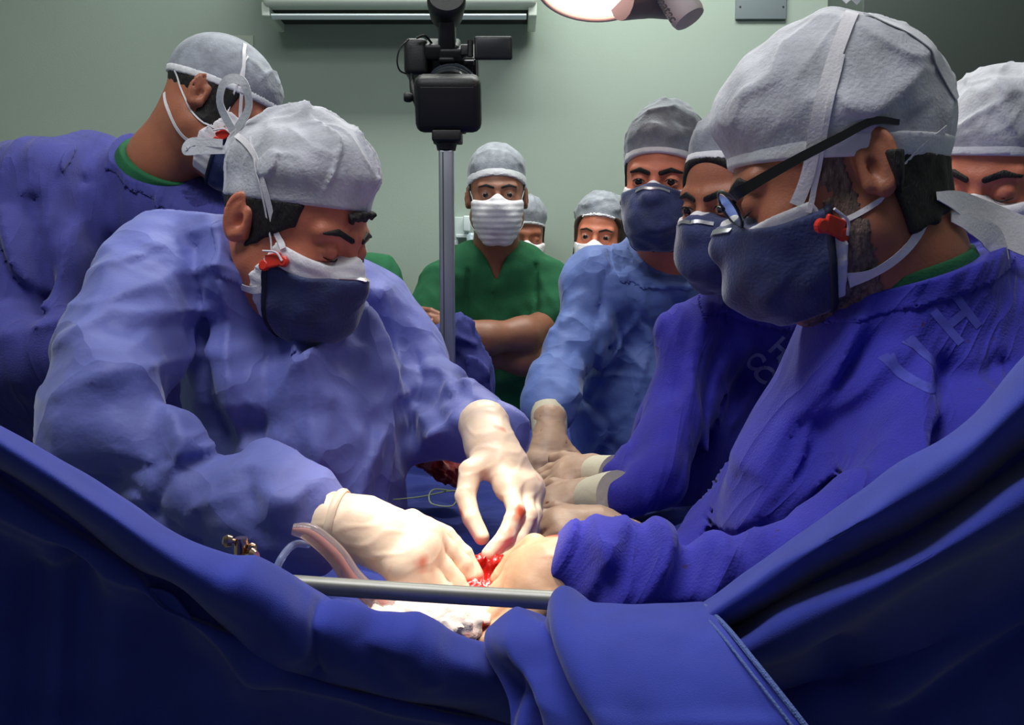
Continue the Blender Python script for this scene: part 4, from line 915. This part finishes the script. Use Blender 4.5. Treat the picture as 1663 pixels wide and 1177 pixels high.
M_BLG = mat('bloody_gauze', (150, 40, 34), .8, noise=.3, nscale=60, bump=.8, bscale=200, spots=(190, 120, 100), spotscale=60, spotth=.55)
o = pad('gauze_swab', P(712, 758, 1.36), (.050, .03, .016), 33, M_BLG); o.rotation_euler = (0, .45, 0); tag(o, 'crumpled blood-soaked swab lying on the drape behind the near sleeves', 'gauze')
# tubing
M_CLR = mat('clear_tube', (236, 214, 210), .12, trans=.72, ior=1.25, coat=.3)
M_CLB = mat('clear_tube_blue', (200, 214, 255), .10, trans=.7, ior=1.3)
pts = [P(476, 859, .80), P(505, 866, .80), (P(545, 900, .80)), P(578, 945, .80), P(630, 985, .80), P(690, 1018, .79), P(742, 1034, .78)]
v, f = tube(pts, [.0052, .0085, .0092, .0095, .0092, .008, .006], 16, 70); st = tag(mesh('suction_tube', v, f, M_CLR), 'thick clear plastic suction tube arching down behind the steel bar', 'tube')
v, f = tube(pts, [.001, .0026, .003, .003, .003, .0026, .001], 12, 70); mesh('tube_lumen', v, f, mat('tube_pink', (226, 150, 140), .4), st)
pts = [P(500, 884, .82), P(478, 884, .80), P(458, 905, .78), P(444, 940, .77), P(436, 990, .76)]
v, f = tube(pts, .0034, 12, 40); tag(mesh('drain_tube', v, f, M_CLB), 'thin clear drain tube bent down beside the thick suction tube', 'tube')
pts = [P(620, 818, 1.14), P(680, 812, 1.16), P(740, 802, 1.14), P(735, 826, 1.12), P(700, 822, 1.12), P(705, 800, 1.14), P(760, 806, 1.16)]
v, f = tube([q+np.array((0, 0, .004)) for q in pts], .0011, 6, 70); tag(mesh('suture_thread', v, f, mat('thread', (150, 170, 130), .5)), 'thin looped suture thread lying on the dark drape', 'thread')
# steel bar and clamp
M_STEEL = mat('brushed_steel', (150, 148, 142), .48, metal=.85, noise=.08, nscale=30)
v, f = tube([P(372, 941, .742), P(680, 962, .715), P(938, 977, .690)], .0074, 20, 30)
tag(mesh('steel_bar', v, f, M_STEEL), 'round steel retractor bar running across the wound', 'bar')
b0 = P(392, 944, .740); b1 = P(392, 873, .740)
cl = empty('bar_clamp', b0); tag(cl, 'small steel clamp with round knobs behind the blue drape edge', 'clamp')
M_CHR = mat('warm_chrome', (206, 170, 140), .18, metal=1)
v, f = lathe(b0, b1, [(0, .0058), (.9, .0058), (1, .0050)], 20); mesh('post', v, f, M_CHR, cl)
for (a, b, r_) in (((392, 880, .74), (368, 878, .735), .0038), ((392, 892, .74), (411, 889, .74), .0031), ((392, 905, .735), (412, 903, .73), .0046)):
    A, B = P(*a), P(*b); v, f = lathe(A, B+(B-A)*.25, [(0, r_*.6), (.5, r_*.6), (.55, r_*1.25), (.8, r_*1.45), (1, r_*.8)], 16); mesh('knob', v, f, M_CHR, cl)
# ================================================================ HANDS
GL = M_GLOVE()
hB1, _ = px_hand('glove', rB, (590, 858, .865), [(692, 868, .862), (686, 892, .846), (672, 912, .834), (652, 926, .826)],
    [[(668, 850, .893), (722, 872, .905), (752, 902, .90), (772, 934, .892)],
     [(728, 893, .868), (752, 918, .868), (764, 938, .866)],
     [(720, 922, .850), (740, 944, .850), (752, 960, .848)],
     [(702, 942, .836), (722, 962, .836), (735, 976, .836)],
     [(680, 952, .826), (700, 970, .826), (712, 984, .826)]], GL, arm=(530, 850, .868), wr=.0285, cuff=((548, 850, .868), .0325))
hB2, _ = px_hand('glove', rB, (797, 725, 1.07), [(826, 792, 1.015), (848, 796, 1.03), (860, 797, 1.045), (862, 790, 1.062)],
    [[(765, 765, 1.03), (756, 806, 1.01), (766, 842, .99), (782, 872, .975)],
     [(838, 830, .975), (822, 868, .955), (794, 900, .94)],
     [(858, 836, .99), (842, 876, .965), (812, 908, .945)],
     [(866, 834, 1.01), (856, 872, .985), (832, 902, .965)],
     [(868, 826, 1.03), (864, 860, 1.01), (848, 886, .99)]], GL, arm=(786, 690, 1.10), wr=.0275)
hI1, _ = px_hand('glove', rI, (908, 922, .825), [(852, 918, .835), (856, 940, .815), (866, 962, .80), (884, 980, .79)],
    [[(868, 890, .86), (836, 912, .868), (812, 942, .866)],
     [(812, 960, .82), (784, 990, .81), (762, 1014, .80)],
     [(822, 984, .80), (790, 1012, .79), (766, 1030, .782)],
     [(838, 1002, .786), (808, 1028, .778), (786, 1042, .772)],
     [(858, 1014, .776), (832, 1036, .77), (812, 1048, .765)]], mat('latex_glove_amber', (222, 176, 140), .42, noise=.08, nscale=30, bump=.3, bscale=100, sss=.12, spots=(190, 80, 50), spotscale=22, spotth=.64), arm=(955, 922, .82), wr=.0265, cuff=((936, 924, .822), .0315))
hI2, _ = px_hand('glove', rI, (968, 862, 1.10), [(915, 842, 1.12), (905, 850, 1.10), (905, 862, 1.085), (912, 872, 1.07)],
    [[(930, 838, 1.13), (905, 828, 1.15), (885, 832, 1.16)],
     [(880, 840, 1.12), (860, 850, 1.115), (848, 860, 1.11)],
     [(876, 852, 1.10), (856, 864, 1.09), (845, 872, 1.085)],
     [(878, 866, 1.08), (860, 876, 1.07), (850, 882, 1.065)],
     [(888, 880, 1.065), (872, 888, 1.055)]], M_GLOVE2(), arm=(1015, 885, 1.08), wr=.029)
T2 = M_GLOVE2()
hG1, _ = px_hand('glove', rG, (893, 712, 1.585), [(912, 748, 1.545), (896, 752, 1.54), (880, 751, 1.54), (866, 746, 1.545)],
    [[(916, 726, 1.57), (932, 740, 1.56), (944, 750, 1.55)],
     [(914, 768, 1.525), (912, 782, 1.515), (910, 792, 1.51)],
     [(895, 772, 1.52), (893, 786, 1.51), (892, 797, 1.505)],
     [(876, 771, 1.52), (874, 784, 1.51), (873, 794, 1.505)],
     [(860, 764, 1.53), (857, 776, 1.52), (856, 785, 1.515)]], T2, h=.003, arm=(892, 680, 1.61), wr=.027)
v, f = lathe(P(893, 712, 1.588), P(891, 664, 1.63), [(0, .029), (.1, .031), (.8, .033), (1, .032)], 26); mesh('glove_cuff', v, f, mat('glove_cuff', (226, 216, 186), .5, bump=.4, bscale=120), hG1)
hH1, _ = px_hand('glove', rH, (962, 770, 1.34), [(922, 758, 1.37), (916, 770, 1.35), (915, 783, 1.335), (920, 794, 1.32)],
    [[(935, 750, 1.38), (915, 744, 1.40), (900, 745, 1.41)],
     [(895, 762, 1.38), (880, 770, 1.38), (872, 776, 1.38)],
     [(890, 775, 1.36), (874, 782, 1.36), (866, 788, 1.36)],
     [(890, 788, 1.34), (876, 794, 1.34)],
     [(898, 798, 1.33), (886, 804, 1.33)]], T2, h=.003, arm=(1000, 778, 1.30), wr=.027)
v, f = lathe(P(962, 771, 1.335), P(1000, 775, 1.29), [(0, .027), (.2, .0295), (.9, .031), (1, .0325)], 26); mesh('glove_cuff', v, f, mat('glove_cuff', (226, 216, 186), .5), hH1)
hH2, _ = px_hand('glove', rH, (952, 812, 1.24), [(906, 802, 1.27), (900, 812, 1.25), (898, 823, 1.235), (902, 832, 1.22)],
    [[(922, 795, 1.28), (900, 788, 1.30), (884, 792, 1.31)],
     [(878, 806, 1.27), (862, 814, 1.265), (854, 820, 1.26)],
     [(874, 818, 1.25), (858, 826, 1.245), (850, 832, 1.24)],
     [(874, 829, 1.235), (860, 836, 1.23)],
     [(882, 838, 1.22), (870, 844, 1.215)]], T2, h=.003, arm=(1000, 812, 1.20), wr=.028)
v, f = lathe(P(955, 812, 1.235), P(1004, 808, 1.18), [(0, .028), (.15, .031), (.7, .035), (1, .036)], 26); mesh('glove_cuff', v, f, mat('glove_cuff', (226, 216, 186), .5), hH2)
# ================================================================ FOREGROUND DRAPES
def loft(name, rows, m, nu=150, nv=110, amp=.004, seed=1, thick=.0014, fz=None, label=None, L=.09):
    K = np.array([[P(*q) for q in r] for r in rows]); R1 = np.array([catmull(K[i], nu) for i in range(len(K))])
    G = np.stack([catmull(R1[:, j], nv) for j in range(nu)], 1)
    for _ in range(6): G[1:-1] = G[1:-1]*.4+.3*(G[:-2]+G[2:])
    for _ in range(4): G[:, 1:-1] = G[:, 1:-1]*.4+.3*(G[:, :-2]+G[:, 2:])
    V = G.reshape(-1, 3); du = np.gradient(G, axis=1); dv = np.gradient(G, axis=0); n = np.cross(du, dv).reshape(-1, 3); n /= np.linalg.norm(n, axis=1)[:, None]+1e-9
    g = V.astype('f'); dsp = amp*(.9*noise(g, L, seed)+.25*noise(g, L*.4, seed+1))
    if fz:
        for pl, wd, am in fz: dsp = dsp+fold(g, [P(*q) for q in pl], wd, am*1.15, .08)
    V = V-n*dsp[:, None]*np.sign((n@np.array([0, 1., 0])).mean())
    Q = np.array([(j*nu+i, j*nu+i+1, (j+1)*nu+i+1, (j+1)*nu+i) for j in range(nv-1) for i in range(nu-1)])
    o = mesh(name, V, Q, m, None, V.mean(0)*np.array([1, 1, 0])+np.array([0, 0, V[:, 2].min()])); md = o.modifiers.new('thick', 'SOLIDIFY'); md.thickness = thick; md.offset = 0
    if label: tag(o, label, 'drape')
    return o
X = [-900, -420, -90, 60, 180, 300, 400, 500, 640, 760, 830]
Yf = [.44, .47, .50, .52, .54, .56, .58, .60, .62, .64, .66]
top = [300, 450, 640, 724, 797, 880, 916, 957, 1000, 1036, 1058]
rb = [330, 490, 700, 800, 884, 972, 1036, 1092, 1128, 1152, 1170]
b2 = [420, 600, 800, 886, 950, 1022, 1072, 1120, 1160, 1185, 1200]
row = lambda y, dy: [(x, yy, Y+dy) for x, yy, Y in zip(X, y, Yf)]
mixr = lambda a, b, t: [u+(w_-u)*t for u, w_ in zip(a, b)]
rows = [row([y+40 for y in top], .060), row([y+8 for y in top], .040), row([y-2 for y in top], .018), row([y+8 for y in top], .002), row(mixr(top, rb, .42), -.020), row(mixr(top, rb, .8), -.014), row(rb, .004), row([y+6 for y in rb], .016),
        row(mixr(rb, b2, .35), .006), row(mixr(rb, b2, .85), .004), row([y+6 for y in b2], .014), row([y+60 for y in b2], .030), row([max(y+160, 1240) for y in b2], .036), row([1420]*11, .03), row([1900]*11, .04)]
fz = [([(520, 960, .6), (512, 1020, .58), (516, 1090, .6)], .004, -.005), ([(385, 950, .56), (430, 1000, .55), (475, 1060, .57)], .009, .005), ([(670, 1040, .61), (690, 1070, .60), (700, 1100, .61)], .010, .005), ([(600, 1020, .61), (610, 1060, .60), (640, 1110, .61)], .010, -.004),
      ([(40, 960, .53), (20, 1180, .53)], .014, -.014), ([(110, 920, .54), (90, 1180, .54)], .012, -.012), ([(75, 930, .54), (60, 1200, .54)], .010, .010), ([(250, 1000, .56), (220, 1200, .56)], .020, -.012), ([(400, 1100, .56), (340, 1250, .56)], .02, .012)]
loft('screen_drape', rows, M_DRAPE, 240, 170, .0016, 3, fz=fz, label='blue cotton drape with rolled top edge sweeping down from the left corner', L=.10)
# right drape
X = [1050, 1140, 1220, 1300, 1450, 1560, 1663, 1790, 2150, 2600]
Yf = [.60, .585, .57, .555, .53, .52, .51, .50, .47, .45]
top = [1040, 980, 925, 862, 764, 692, 585, 470, 180, -100]
v1 = [1085, 1045, 1000, 955, 880, 812, 735, 650, 400, 100]
r2 = [1120, 1085, 1045, 1000, 930, 868, 802, 720, 500, 220]
e2 = [1150, 1120, 1092, 1058, 985, 925, 862, 790, 600, 350]
d3 = [1190, 1180, 1165, 1150, 1120, 1080, 1040, 980, 850, 650]
rows = [row([y+45 for y in top], .070), row([y+8 for y in top], .045), row([y-2 for y in top], .020), row([y+8 for y in top], .002), row(mixr(top, v1, .45), -.024), row(mixr(top, v1, .8), -.006), row(v1, .020), row(mixr(v1, r2, .5), -.004), row(r2, -.034), row(mixr(r2, e2, .7), -.026), row(e2, .010), row(mixr(e2, d3, .5), .045), row(d3, .038), row([max(y+150, 1260) for y in d3], .05), row([1500]*10, .05), row([1950]*10, .05)]
fz = [([(1330, 1020, .6), (1400, 1177, .6)], .016, -.010), ([(1663, 1030, .55), (1480, 1177, .56)], .012, -.012), ([(1500, 1060, .56), (1380, 1150, .57)], .03, .008)]
loft('screen_drape', rows, M_DRAPE, 210, 180, .0016, 13, fz=fz, label='blue cotton drape with long diagonal folds rising to the right edge', L=.12)
# middle cloth with stitched hem
rows = [[(770, 1085, .70), (840, 1050, .69), (905, 1030, .685), (1010, 1030, .665), (1150, 1030, .655)],
        [(785, 1062, .67), (850, 1018, .66), (905, 996, .655), (1005, 990, .635), (1146, 988, .615)],
        [(795, 1056, .645), (852, 1010, .635), (905, 986, .625), (1005, 984, .605), (1143, 981, .590)],
        [(806, 1090, .620), (868, 1044, .600), (930, 1024, .570), (1030, 1020, .548), (1180, 1018, .535)],
        [(812, 1130, .600), (880, 1090, .585), (950, 1080, .535), (1065, 1075, .508), (1224, 1072, .495)],
        [(818, 1170, .585), (890, 1150, .570), (985, 1150, .505), (1105, 1145, .475), (1278, 1140, .465)],
        [(825, 1240, .57), (905, 1230, .555), (1020, 1230, .48), (1150, 1225, .452), (1335, 1215, .445)],
        [(830, 1500, .56), (920, 1500, .54), (1070, 1500, .46), (1200, 1500, .44), (1480, 1480, .435)]]
fz = [([(912, 990, .61), (960, 1060, .59), (1020, 1130, .57), (1060, 1190, .56)], .010, .012), ([(890, 1020, .62), (945, 1085, .60), (1005, 1160, .57), (1030, 1200, .57)], .008, -.018), ([(815, 1060, .63), (850, 1045, .62), (875, 1075, .61), (850, 1140, .61), (840, 1190, .6)], .010, .014),
      ([(830, 1090, .62), (826, 1180, .6)], .010, -.014), ([(905, 1100, .6), (912, 1190, .59)], .008, .012), ([(870, 1110, .6), (880, 1190, .59)], .010, -.014), ([(1100, 1160, .54), (1200, 1140, .54), (1270, 1150, .53)], .020, -.010)]
mc = loft('folded_cloth', rows, M_DRAPE, 180, 150, .0010, 23, fz=fz, label='blue cloth with stitched hem folded over the bar in the middle', L=.08)
# stitched hem along its right edge
hem = [P(1144, 982, .587), P(1181, 1019, .532), P(1225, 1073, .492), P(1279, 1141, .462), P(1337, 1216, .442)]
for k, wd in ((0, .0016), (1, .0009)):
    off = np.array([-.006*k, -.0015, -.001*k]); v, f = tube([q+off for q in hem], wd, 8, 90); mesh('hem_stitching', v, f, mat('hem_thread', (92, 112, 178), .9, bump=1, bscale=700), mc)
# ================================================================ WALL THINGS
def pxbox(x0, y0, x1, y1, Y, depth, bev=.004):
    """box whose front face (at distance Y) covers the given rectangle"""
    a = P(x0, y0, Y); b = P(x1, y1, Y); c = (a+b)/2+np.array([0, depth/2, 0])
    return boxm(c, (abs(b[0]-a[0]), depth, abs(a[2]-b[2])), None, bev)
M_ACW = mat('ac_plastic', (216, 226, 212), .5); M_SLOT = mat('ac_slot', (36, 42, 38), .8); M_LOUV = mat('ac_louver', (236, 246, 248), .3)
ac = empty('air_conditioner', P(647, 30, WY-.1)); tag(ac, 'white split air conditioner high on the back wall', 'air conditioner')
v, f = pxbox(420, -160, 872, 8, WY-.22, .22, .018); mesh('housing', v, f, M_ACW, ac)
for q in ((424, 2, 438, 26), (858, 2, 872, 26)): v, f = pxbox(*q, WY-.20, .18, .004); mesh('end_cap', v, f, M_ACW, ac)
v, f = pxbox(436, 4, 860, 17, WY-.17, .15, .002); mesh('air_slot', v, f, M_SLOT, ac)
a, b = P(441, 27, WY-.19), P(855, 27, WY-.19); v, f = boxm((a+b)/2, (b[0]-a[0], .020, .007), Matrix.Rotation(radians(-25), 3, 'X'), .002); mesh('louver', v, f, M_LOUV, ac)
gp = empty('wall_plate', P(1237, 0, WY)); tag(gp, 'blank grey metal wall plate above the surgeon with glasses', 'plate')
v, f = pxbox(1197, -60, 1277, 31, WY-.012, .012, .002); mesh('plate_face', v, f, mat('plate_grey', (118, 128, 132), .5), gp)
for x in (1202, 1272):
    c = P(x, 11, WY-.012); v, f = lathe(c+np.array([0, .002, 0]), c-np.array([0, .002, 0]), [(0, .003), (1, .0024)], 10); mesh('screw', v, f, M_SLOT, gp)
sp_ = pxbox(365, 57, 412, 96, WY-.008, .008, .002); o = mesh('wall_socket', sp_[0], sp_[1], mat('socket_plastic', (172, 182, 166), .5), None, P(388, 77, WY)); tag(o, 'pale square socket plate on the wall behind the head of the violet-gowned man', 'socket')
wb = empty('viewing_cabinet', P(1600, 60, WY)); tag(wb, 'dark grey wall cabinet in the upper right corner', 'cabinet')
v, f = pxbox(1412, -300, 1900, 140, WY-.30, .30, .004); mesh('cabinet_body', v, f, mat('cabinet_grey', (74, 82, 78), .55), wb)
v, f = pxbox(1410, 140, 1900, 156, WY-.31, .31, .003); mesh('bottom_rail', v, f, mat('cabinet_rail', (88, 98, 92), .5), wb)
md = empty('gas_outlet', P(752, 380, WY)); tag(md, 'white medical gas outlet with flow meter on the wall behind the green man', 'outlet')
v, f = pxbox(738, 352, 762, 400, WY-.03, .03, .003); mesh('outlet_plate', v, f, mat('outlet_white', (190, 204, 200), .4), md)
v, f = merge(pxbox(752, 350, 764, 376, WY-.07, .05, .004), pxbox(740, 380, 768, 386, WY-.06, .05, .002), pxbox(738, 390, 744, 398, WY-.05, .03, .002)); mesh('flow_meter', v, f, mat('meter_white', (214, 226, 226), .3), md)
c = P(766, 378, WY-.08); v, f = lathe(c, c-np.array([0, 0, .05]), [(0, .008), (.2, .016), (.9, .016), (1, .010)], 16); mesh('bottle', v, f, mat('bottle_plastic', (170, 190, 196), .2), md)
# ================================================================ SURGICAL LAMP
LY = 1.55
sl = empty('surgical_lamp', P(960, -20, LY)); tag(sl, 'round glowing surgical lamp head hanging at the top of the picture', 'lamp')
lc = P(964, -26, LY); ld = nrm((-.10, -.30, -1)); u_, v_, _ = frame(ld)
M_LW = mat('lamp_shell', (196, 176, 172), .4)
v, f = lathe(lc-ld*.09, lc+ld*.004, [(0, .02), (.2, .07), (.55, .088), (.85, .096), (1, .096)], 48); mesh('housing', v, f, M_LW, sl)
v, f = lathe(lc+ld*.0025, lc+ld*.006, [(0, .0875), (.5, .0875), (1, .083)], 48); mesh('diffuser', v, f, mat('lamp_glass', (255, 214, 200), .3, emit=5), sl)
ring = [lc+ld*.007+(.0915)*(cos(a)*u_+sin(a)*v_) for a in np.linspace(0, 2*pi, 33)]
v, f = tube(ring, .0042, 10, 96); mesh('rim', v, f, mat('lamp_rim', (216, 190, 176), .35), sl)
v, f = tube([P(1010, -8, LY+.02), P(1050, -6, LY+.04), P(1090, 6, LY+.06)], [.040, .036, .026], 18, 20); mesh('yoke', v, f, mat('yoke_grey', (124, 110, 112), .5), sl)
A, B = P(1060, -62, LY+.03), P(1122, 34, LY); v, f = lathe(A, B, [(0, .0285), (.9, .0285), (.97, .026), (1, .016)], 32); hd = mesh('handle_arm', v, f, mat('arm_white', (190, 176, 176), .4), sl)
dA = nrm(B-A); up = nrm(np.cross(dA, np.array([0, 1., 0]))); 
cc = P(1077, 6, LY-.03); drape_text('Sismatec', 'maker_lettering', hd, hd, cc, dA, np.array([0, 0, 0])+up*(1 if up[0] > 0 else -1)*1.0, .020, mat('letter_black', (30, 24, 26), .6), .0006)
v, f = tube([P(960, -120, LY+.05), P(960, -400, LY+.05), P(960, -900, LY+.05)], .02, 14, 12); mesh('ceiling_arm', v, f, M_LW, sl)
# ================================================================ VIDEO CAMERA ON A POLE
VY = 1.75; K = VY/F
M_CB = mat('camera_black', (10, 10, 12), .5, noise=.15, nscale=60, bump=.25, bscale=500); M_CG = mat('camera_gloss', (24, 27, 32), .3, coat=.3)
M_GLS = mat('lens_black', (8, 9, 12), .6)
vc = empty('video_camera', P(724, 240, VY)); tag(vc, 'black professional video camera with hood and side screen, on the pole', 'video camera')
tl = Matrix.Rotation(radians(24), 3, 'X'); ctr = P(728, 168, VY)
def cb(dx, dy, dz, sx, sy, sz, bev=4, M=tl):
    """camera-local px units: x right, y back, z up"""
    c = ctr+np.array(M)@(np.array([dx, dy, dz])*K); return boxm(c, np.array([sx, sy, sz])*K, M, bev*K)
v, f = cb(0, 0, 0, 105, 46, 88, 14); hood = mesh('lens_hood', v, f, M_CB, vc)
v, f = cb(0, -22, 0, 84, 3, 62, 1.4); mesh('hood_opening', v, f, M_GLS, hood)
tm = lambda q: ctr+np.array(tl)@(np.array(q)*K)
v, f = lathe(tm((2, 20, 2)), tm((2, 105, 2)), [(0, 44*K), (.25, 44*K), (.27, 40*K), (.5, 40*K), (.52, 43*K), (.7, 43*K), (.72, 39*K), (1, 39*K)], 36); lb = mesh('lens_barrel', v, f, M_CG, vc)
v, f = merge(lathe(tm((2, 42, 2)), tm((2, 46, 2)), [(0, 45.5*K), (1, 45.5*K)], 36), lathe(tm((2, 66, 2)), tm((2, 80, 2)), [(0, 45*K), (1, 45*K)], 36)); mesh('focus_ring', v, f, mat('ring_grey', (64, 72, 80), .25), lb)
v, f = merge(cb(4, 150, 12, 78, 120, 84, 8), cb(-14, 112, 62, 58, 60, 26, 6), cb(2, 95, 58, 40, 34, 22, 5)); mesh('body', v, f, M_CB, vc)
v, f = merge(cb(40, 120, 20, 6, 60, 60, 2), cb(30, 96, 46, 18, 30, 8, 2)); mesh('side_panel', v, f, M_CG, vc)
# battery / grip side with strap
v, f = merge(pxbox(655, 60, 694, 120, VY+.06, .11, .010), pxbox(694, 66, 712, 128, VY+.10, .08, .006)); mesh('grip', v, f, M_CB, vc)
v, f = tube([P(664, 64, VY+.05), P(650, 78, VY+.04), P(645, 98, VY+.04), P(649, 114, VY+.05), P(660, 120, VY+.06)], .0016, 8, 40); mesh('cable', v, f, M_CB, vc)
v, f = tube([P(676, 62, VY+.05), P(690, 58, VY+.05), P(704, 74, VY+.07)], .0022, 8, 20); mesh('cable', v, f, M_CB, vc)
# top handle, viewfinder cup, microphone bracket
v, f = merge(cb(-4, 100, 98, 26, 40, 70, 6), pxbox(706, 76, 742, 92, VY+.08, .06, .004), pxbox(712, 92, 738, 100, VY+.05, .05, .004)); mesh('top_handle', v, f, M_CB, vc)
v, f = merge(lathe(P(725, 48, VY+.10), P(725, -6, VY+.02), [(0, 15*K), (.25, 18*K), (.4, 26*K), (.8, 31*K), (.95, 31*K), (1, 28*K)], 32)); ev = mesh('eyepiece', v, f, M_CB, vc)
v, f = merge(pxbox(711, 30, 714, 74, VY+.055, .01, .001), pxbox(736, 30, 739, 74, VY+.055, .01, .001)); mesh('bracket', v, f, mat('bracket_grey', (84, 90, 92), .3, metal=.6), vc)
# side screen
v, f = pxbox(770, 58, 832, 96, VY+.03, .012, .004); sc_ = mesh('side_screen', v, f, M_CB, vc)
v, f = pxbox(775, 62, 828, 92, VY+.0295, .002, .0006); mesh('screen_bezel', v, f, M_CG, sc_)
v, f = merge(lathe(P(764, 66, VY+.04), P(764, 92, VY+.04), [(0, 5*K), (1, 5*K)], 14), pxbox(748, 72, 768, 90, VY+.045, .02, .003)); mesh('hinge', v, f, M_CB, vc)
# pan lever with knob
v, f = tube([P(668, 122, VY+.06), P(672, 150, VY+.03), P(682, 176, VY+.01)], [4*K, 6*K, 7*K], 10, 16); lv = mesh('lever', v, f, M_CB, vc)
c = P(663, 158, VY+.02); v, f = lathe(c-np.array([.008, 0, 0]), c+np.array([.008, 0, 0]), [(0, 6*K), (.3, 8*K), (.7, 8*K), (1, 6*K)], 16); mesh('knob', v, f, M_CB, lv)
v, f = merge(pxbox(701, 210, 749, 228, VY-.01, .06, .003), lathe(P(725, 226, VY+.02), P(725, 244, VY+.02), [(0, 21*K), (.4, 21*K), (.45, 17*K), (1, 15*K)], 24), pxbox(748, 208, 756, 214, VY, .03, .002)); mesh('mount_plate', v, f, M_CB, vc)
# pole
pt = P(725, 244, VY+.02); pole = empty('camera_pole', (pt[0], pt[1], .955)); tag(pole, 'silver square-profile pole carrying the black video camera', 'pole')
M_POL = mat('anodised_alu', (168, 172, 182), .35, metal=.85, noise=.05, nscale=20)
zb_ = .96
v, f = boxm((pt[0], pt[1], (pt[2]+zb_)/2), (24*K, 24*K, pt[2]-zb_), None, .004); tb = mesh('pole_tube', v, f, M_POL, pole)
v, f = boxm((pt[0]-5*K, pt[1]-12.2*K, (pt[2]+zb_)/2), (2*K, .8*K, pt[2]-zb_-.01), None, 0); mesh('groove', v, f, mat('groove_dark', (70, 70, 76), .5), tb)
v, f = lathe((pt[0], pt[1], .955), (pt[0], pt[1], 1.0), [(0, .05), (.3, .05), (.5, .03), (1, .02)], 32); mesh('pole_base', v, f, mat('base_grey', (70, 72, 76), .5), pole)
# blue cloth heaped over the pole stand
LCl = [dict(p=[(745, 536, 1.86, 24), (752, 600, 1.86, 42), (752, 720, 1.86, 60), (752, 900, 1.86, 70)], k=.03), dict(p=[(740, 545, 1.84, 24), (700, 560, 1.82, 26), (680, 640, 1.82, 50)], k=.03)]
fcl, pts = limbs_fn(LCl, .04)
def fcl2(p):
    d = fcl(p)-.010*(ridged(p, .09, 44, (1.2, 1, .4))-.5)-.002*noise(p, .05, 45)
    return d-fold(p, [P(700, 575, 1.8), P(740, 545, 1.8), P(770, 560, 1.8)], .007, .010)-fold(p, [P(700, 620, 1.8), P(740, 580, 1.8), P(775, 640, 1.8)], .009, -.010)
lo, hi = bounds(pts, .02); o = sdf_obj('cover_cloth', fcl2, lo, hi, .006, mat('cotton_slate', (66, 70, 142), .9, noise=.12, nscale=25, bump=.5, bscale=420), None, (P(752, 700, 1.86)[0], 1.86, lo[2]))
tag(o, 'slate blue cloth heaped over the stand at the foot of the camera pole', 'cloth')
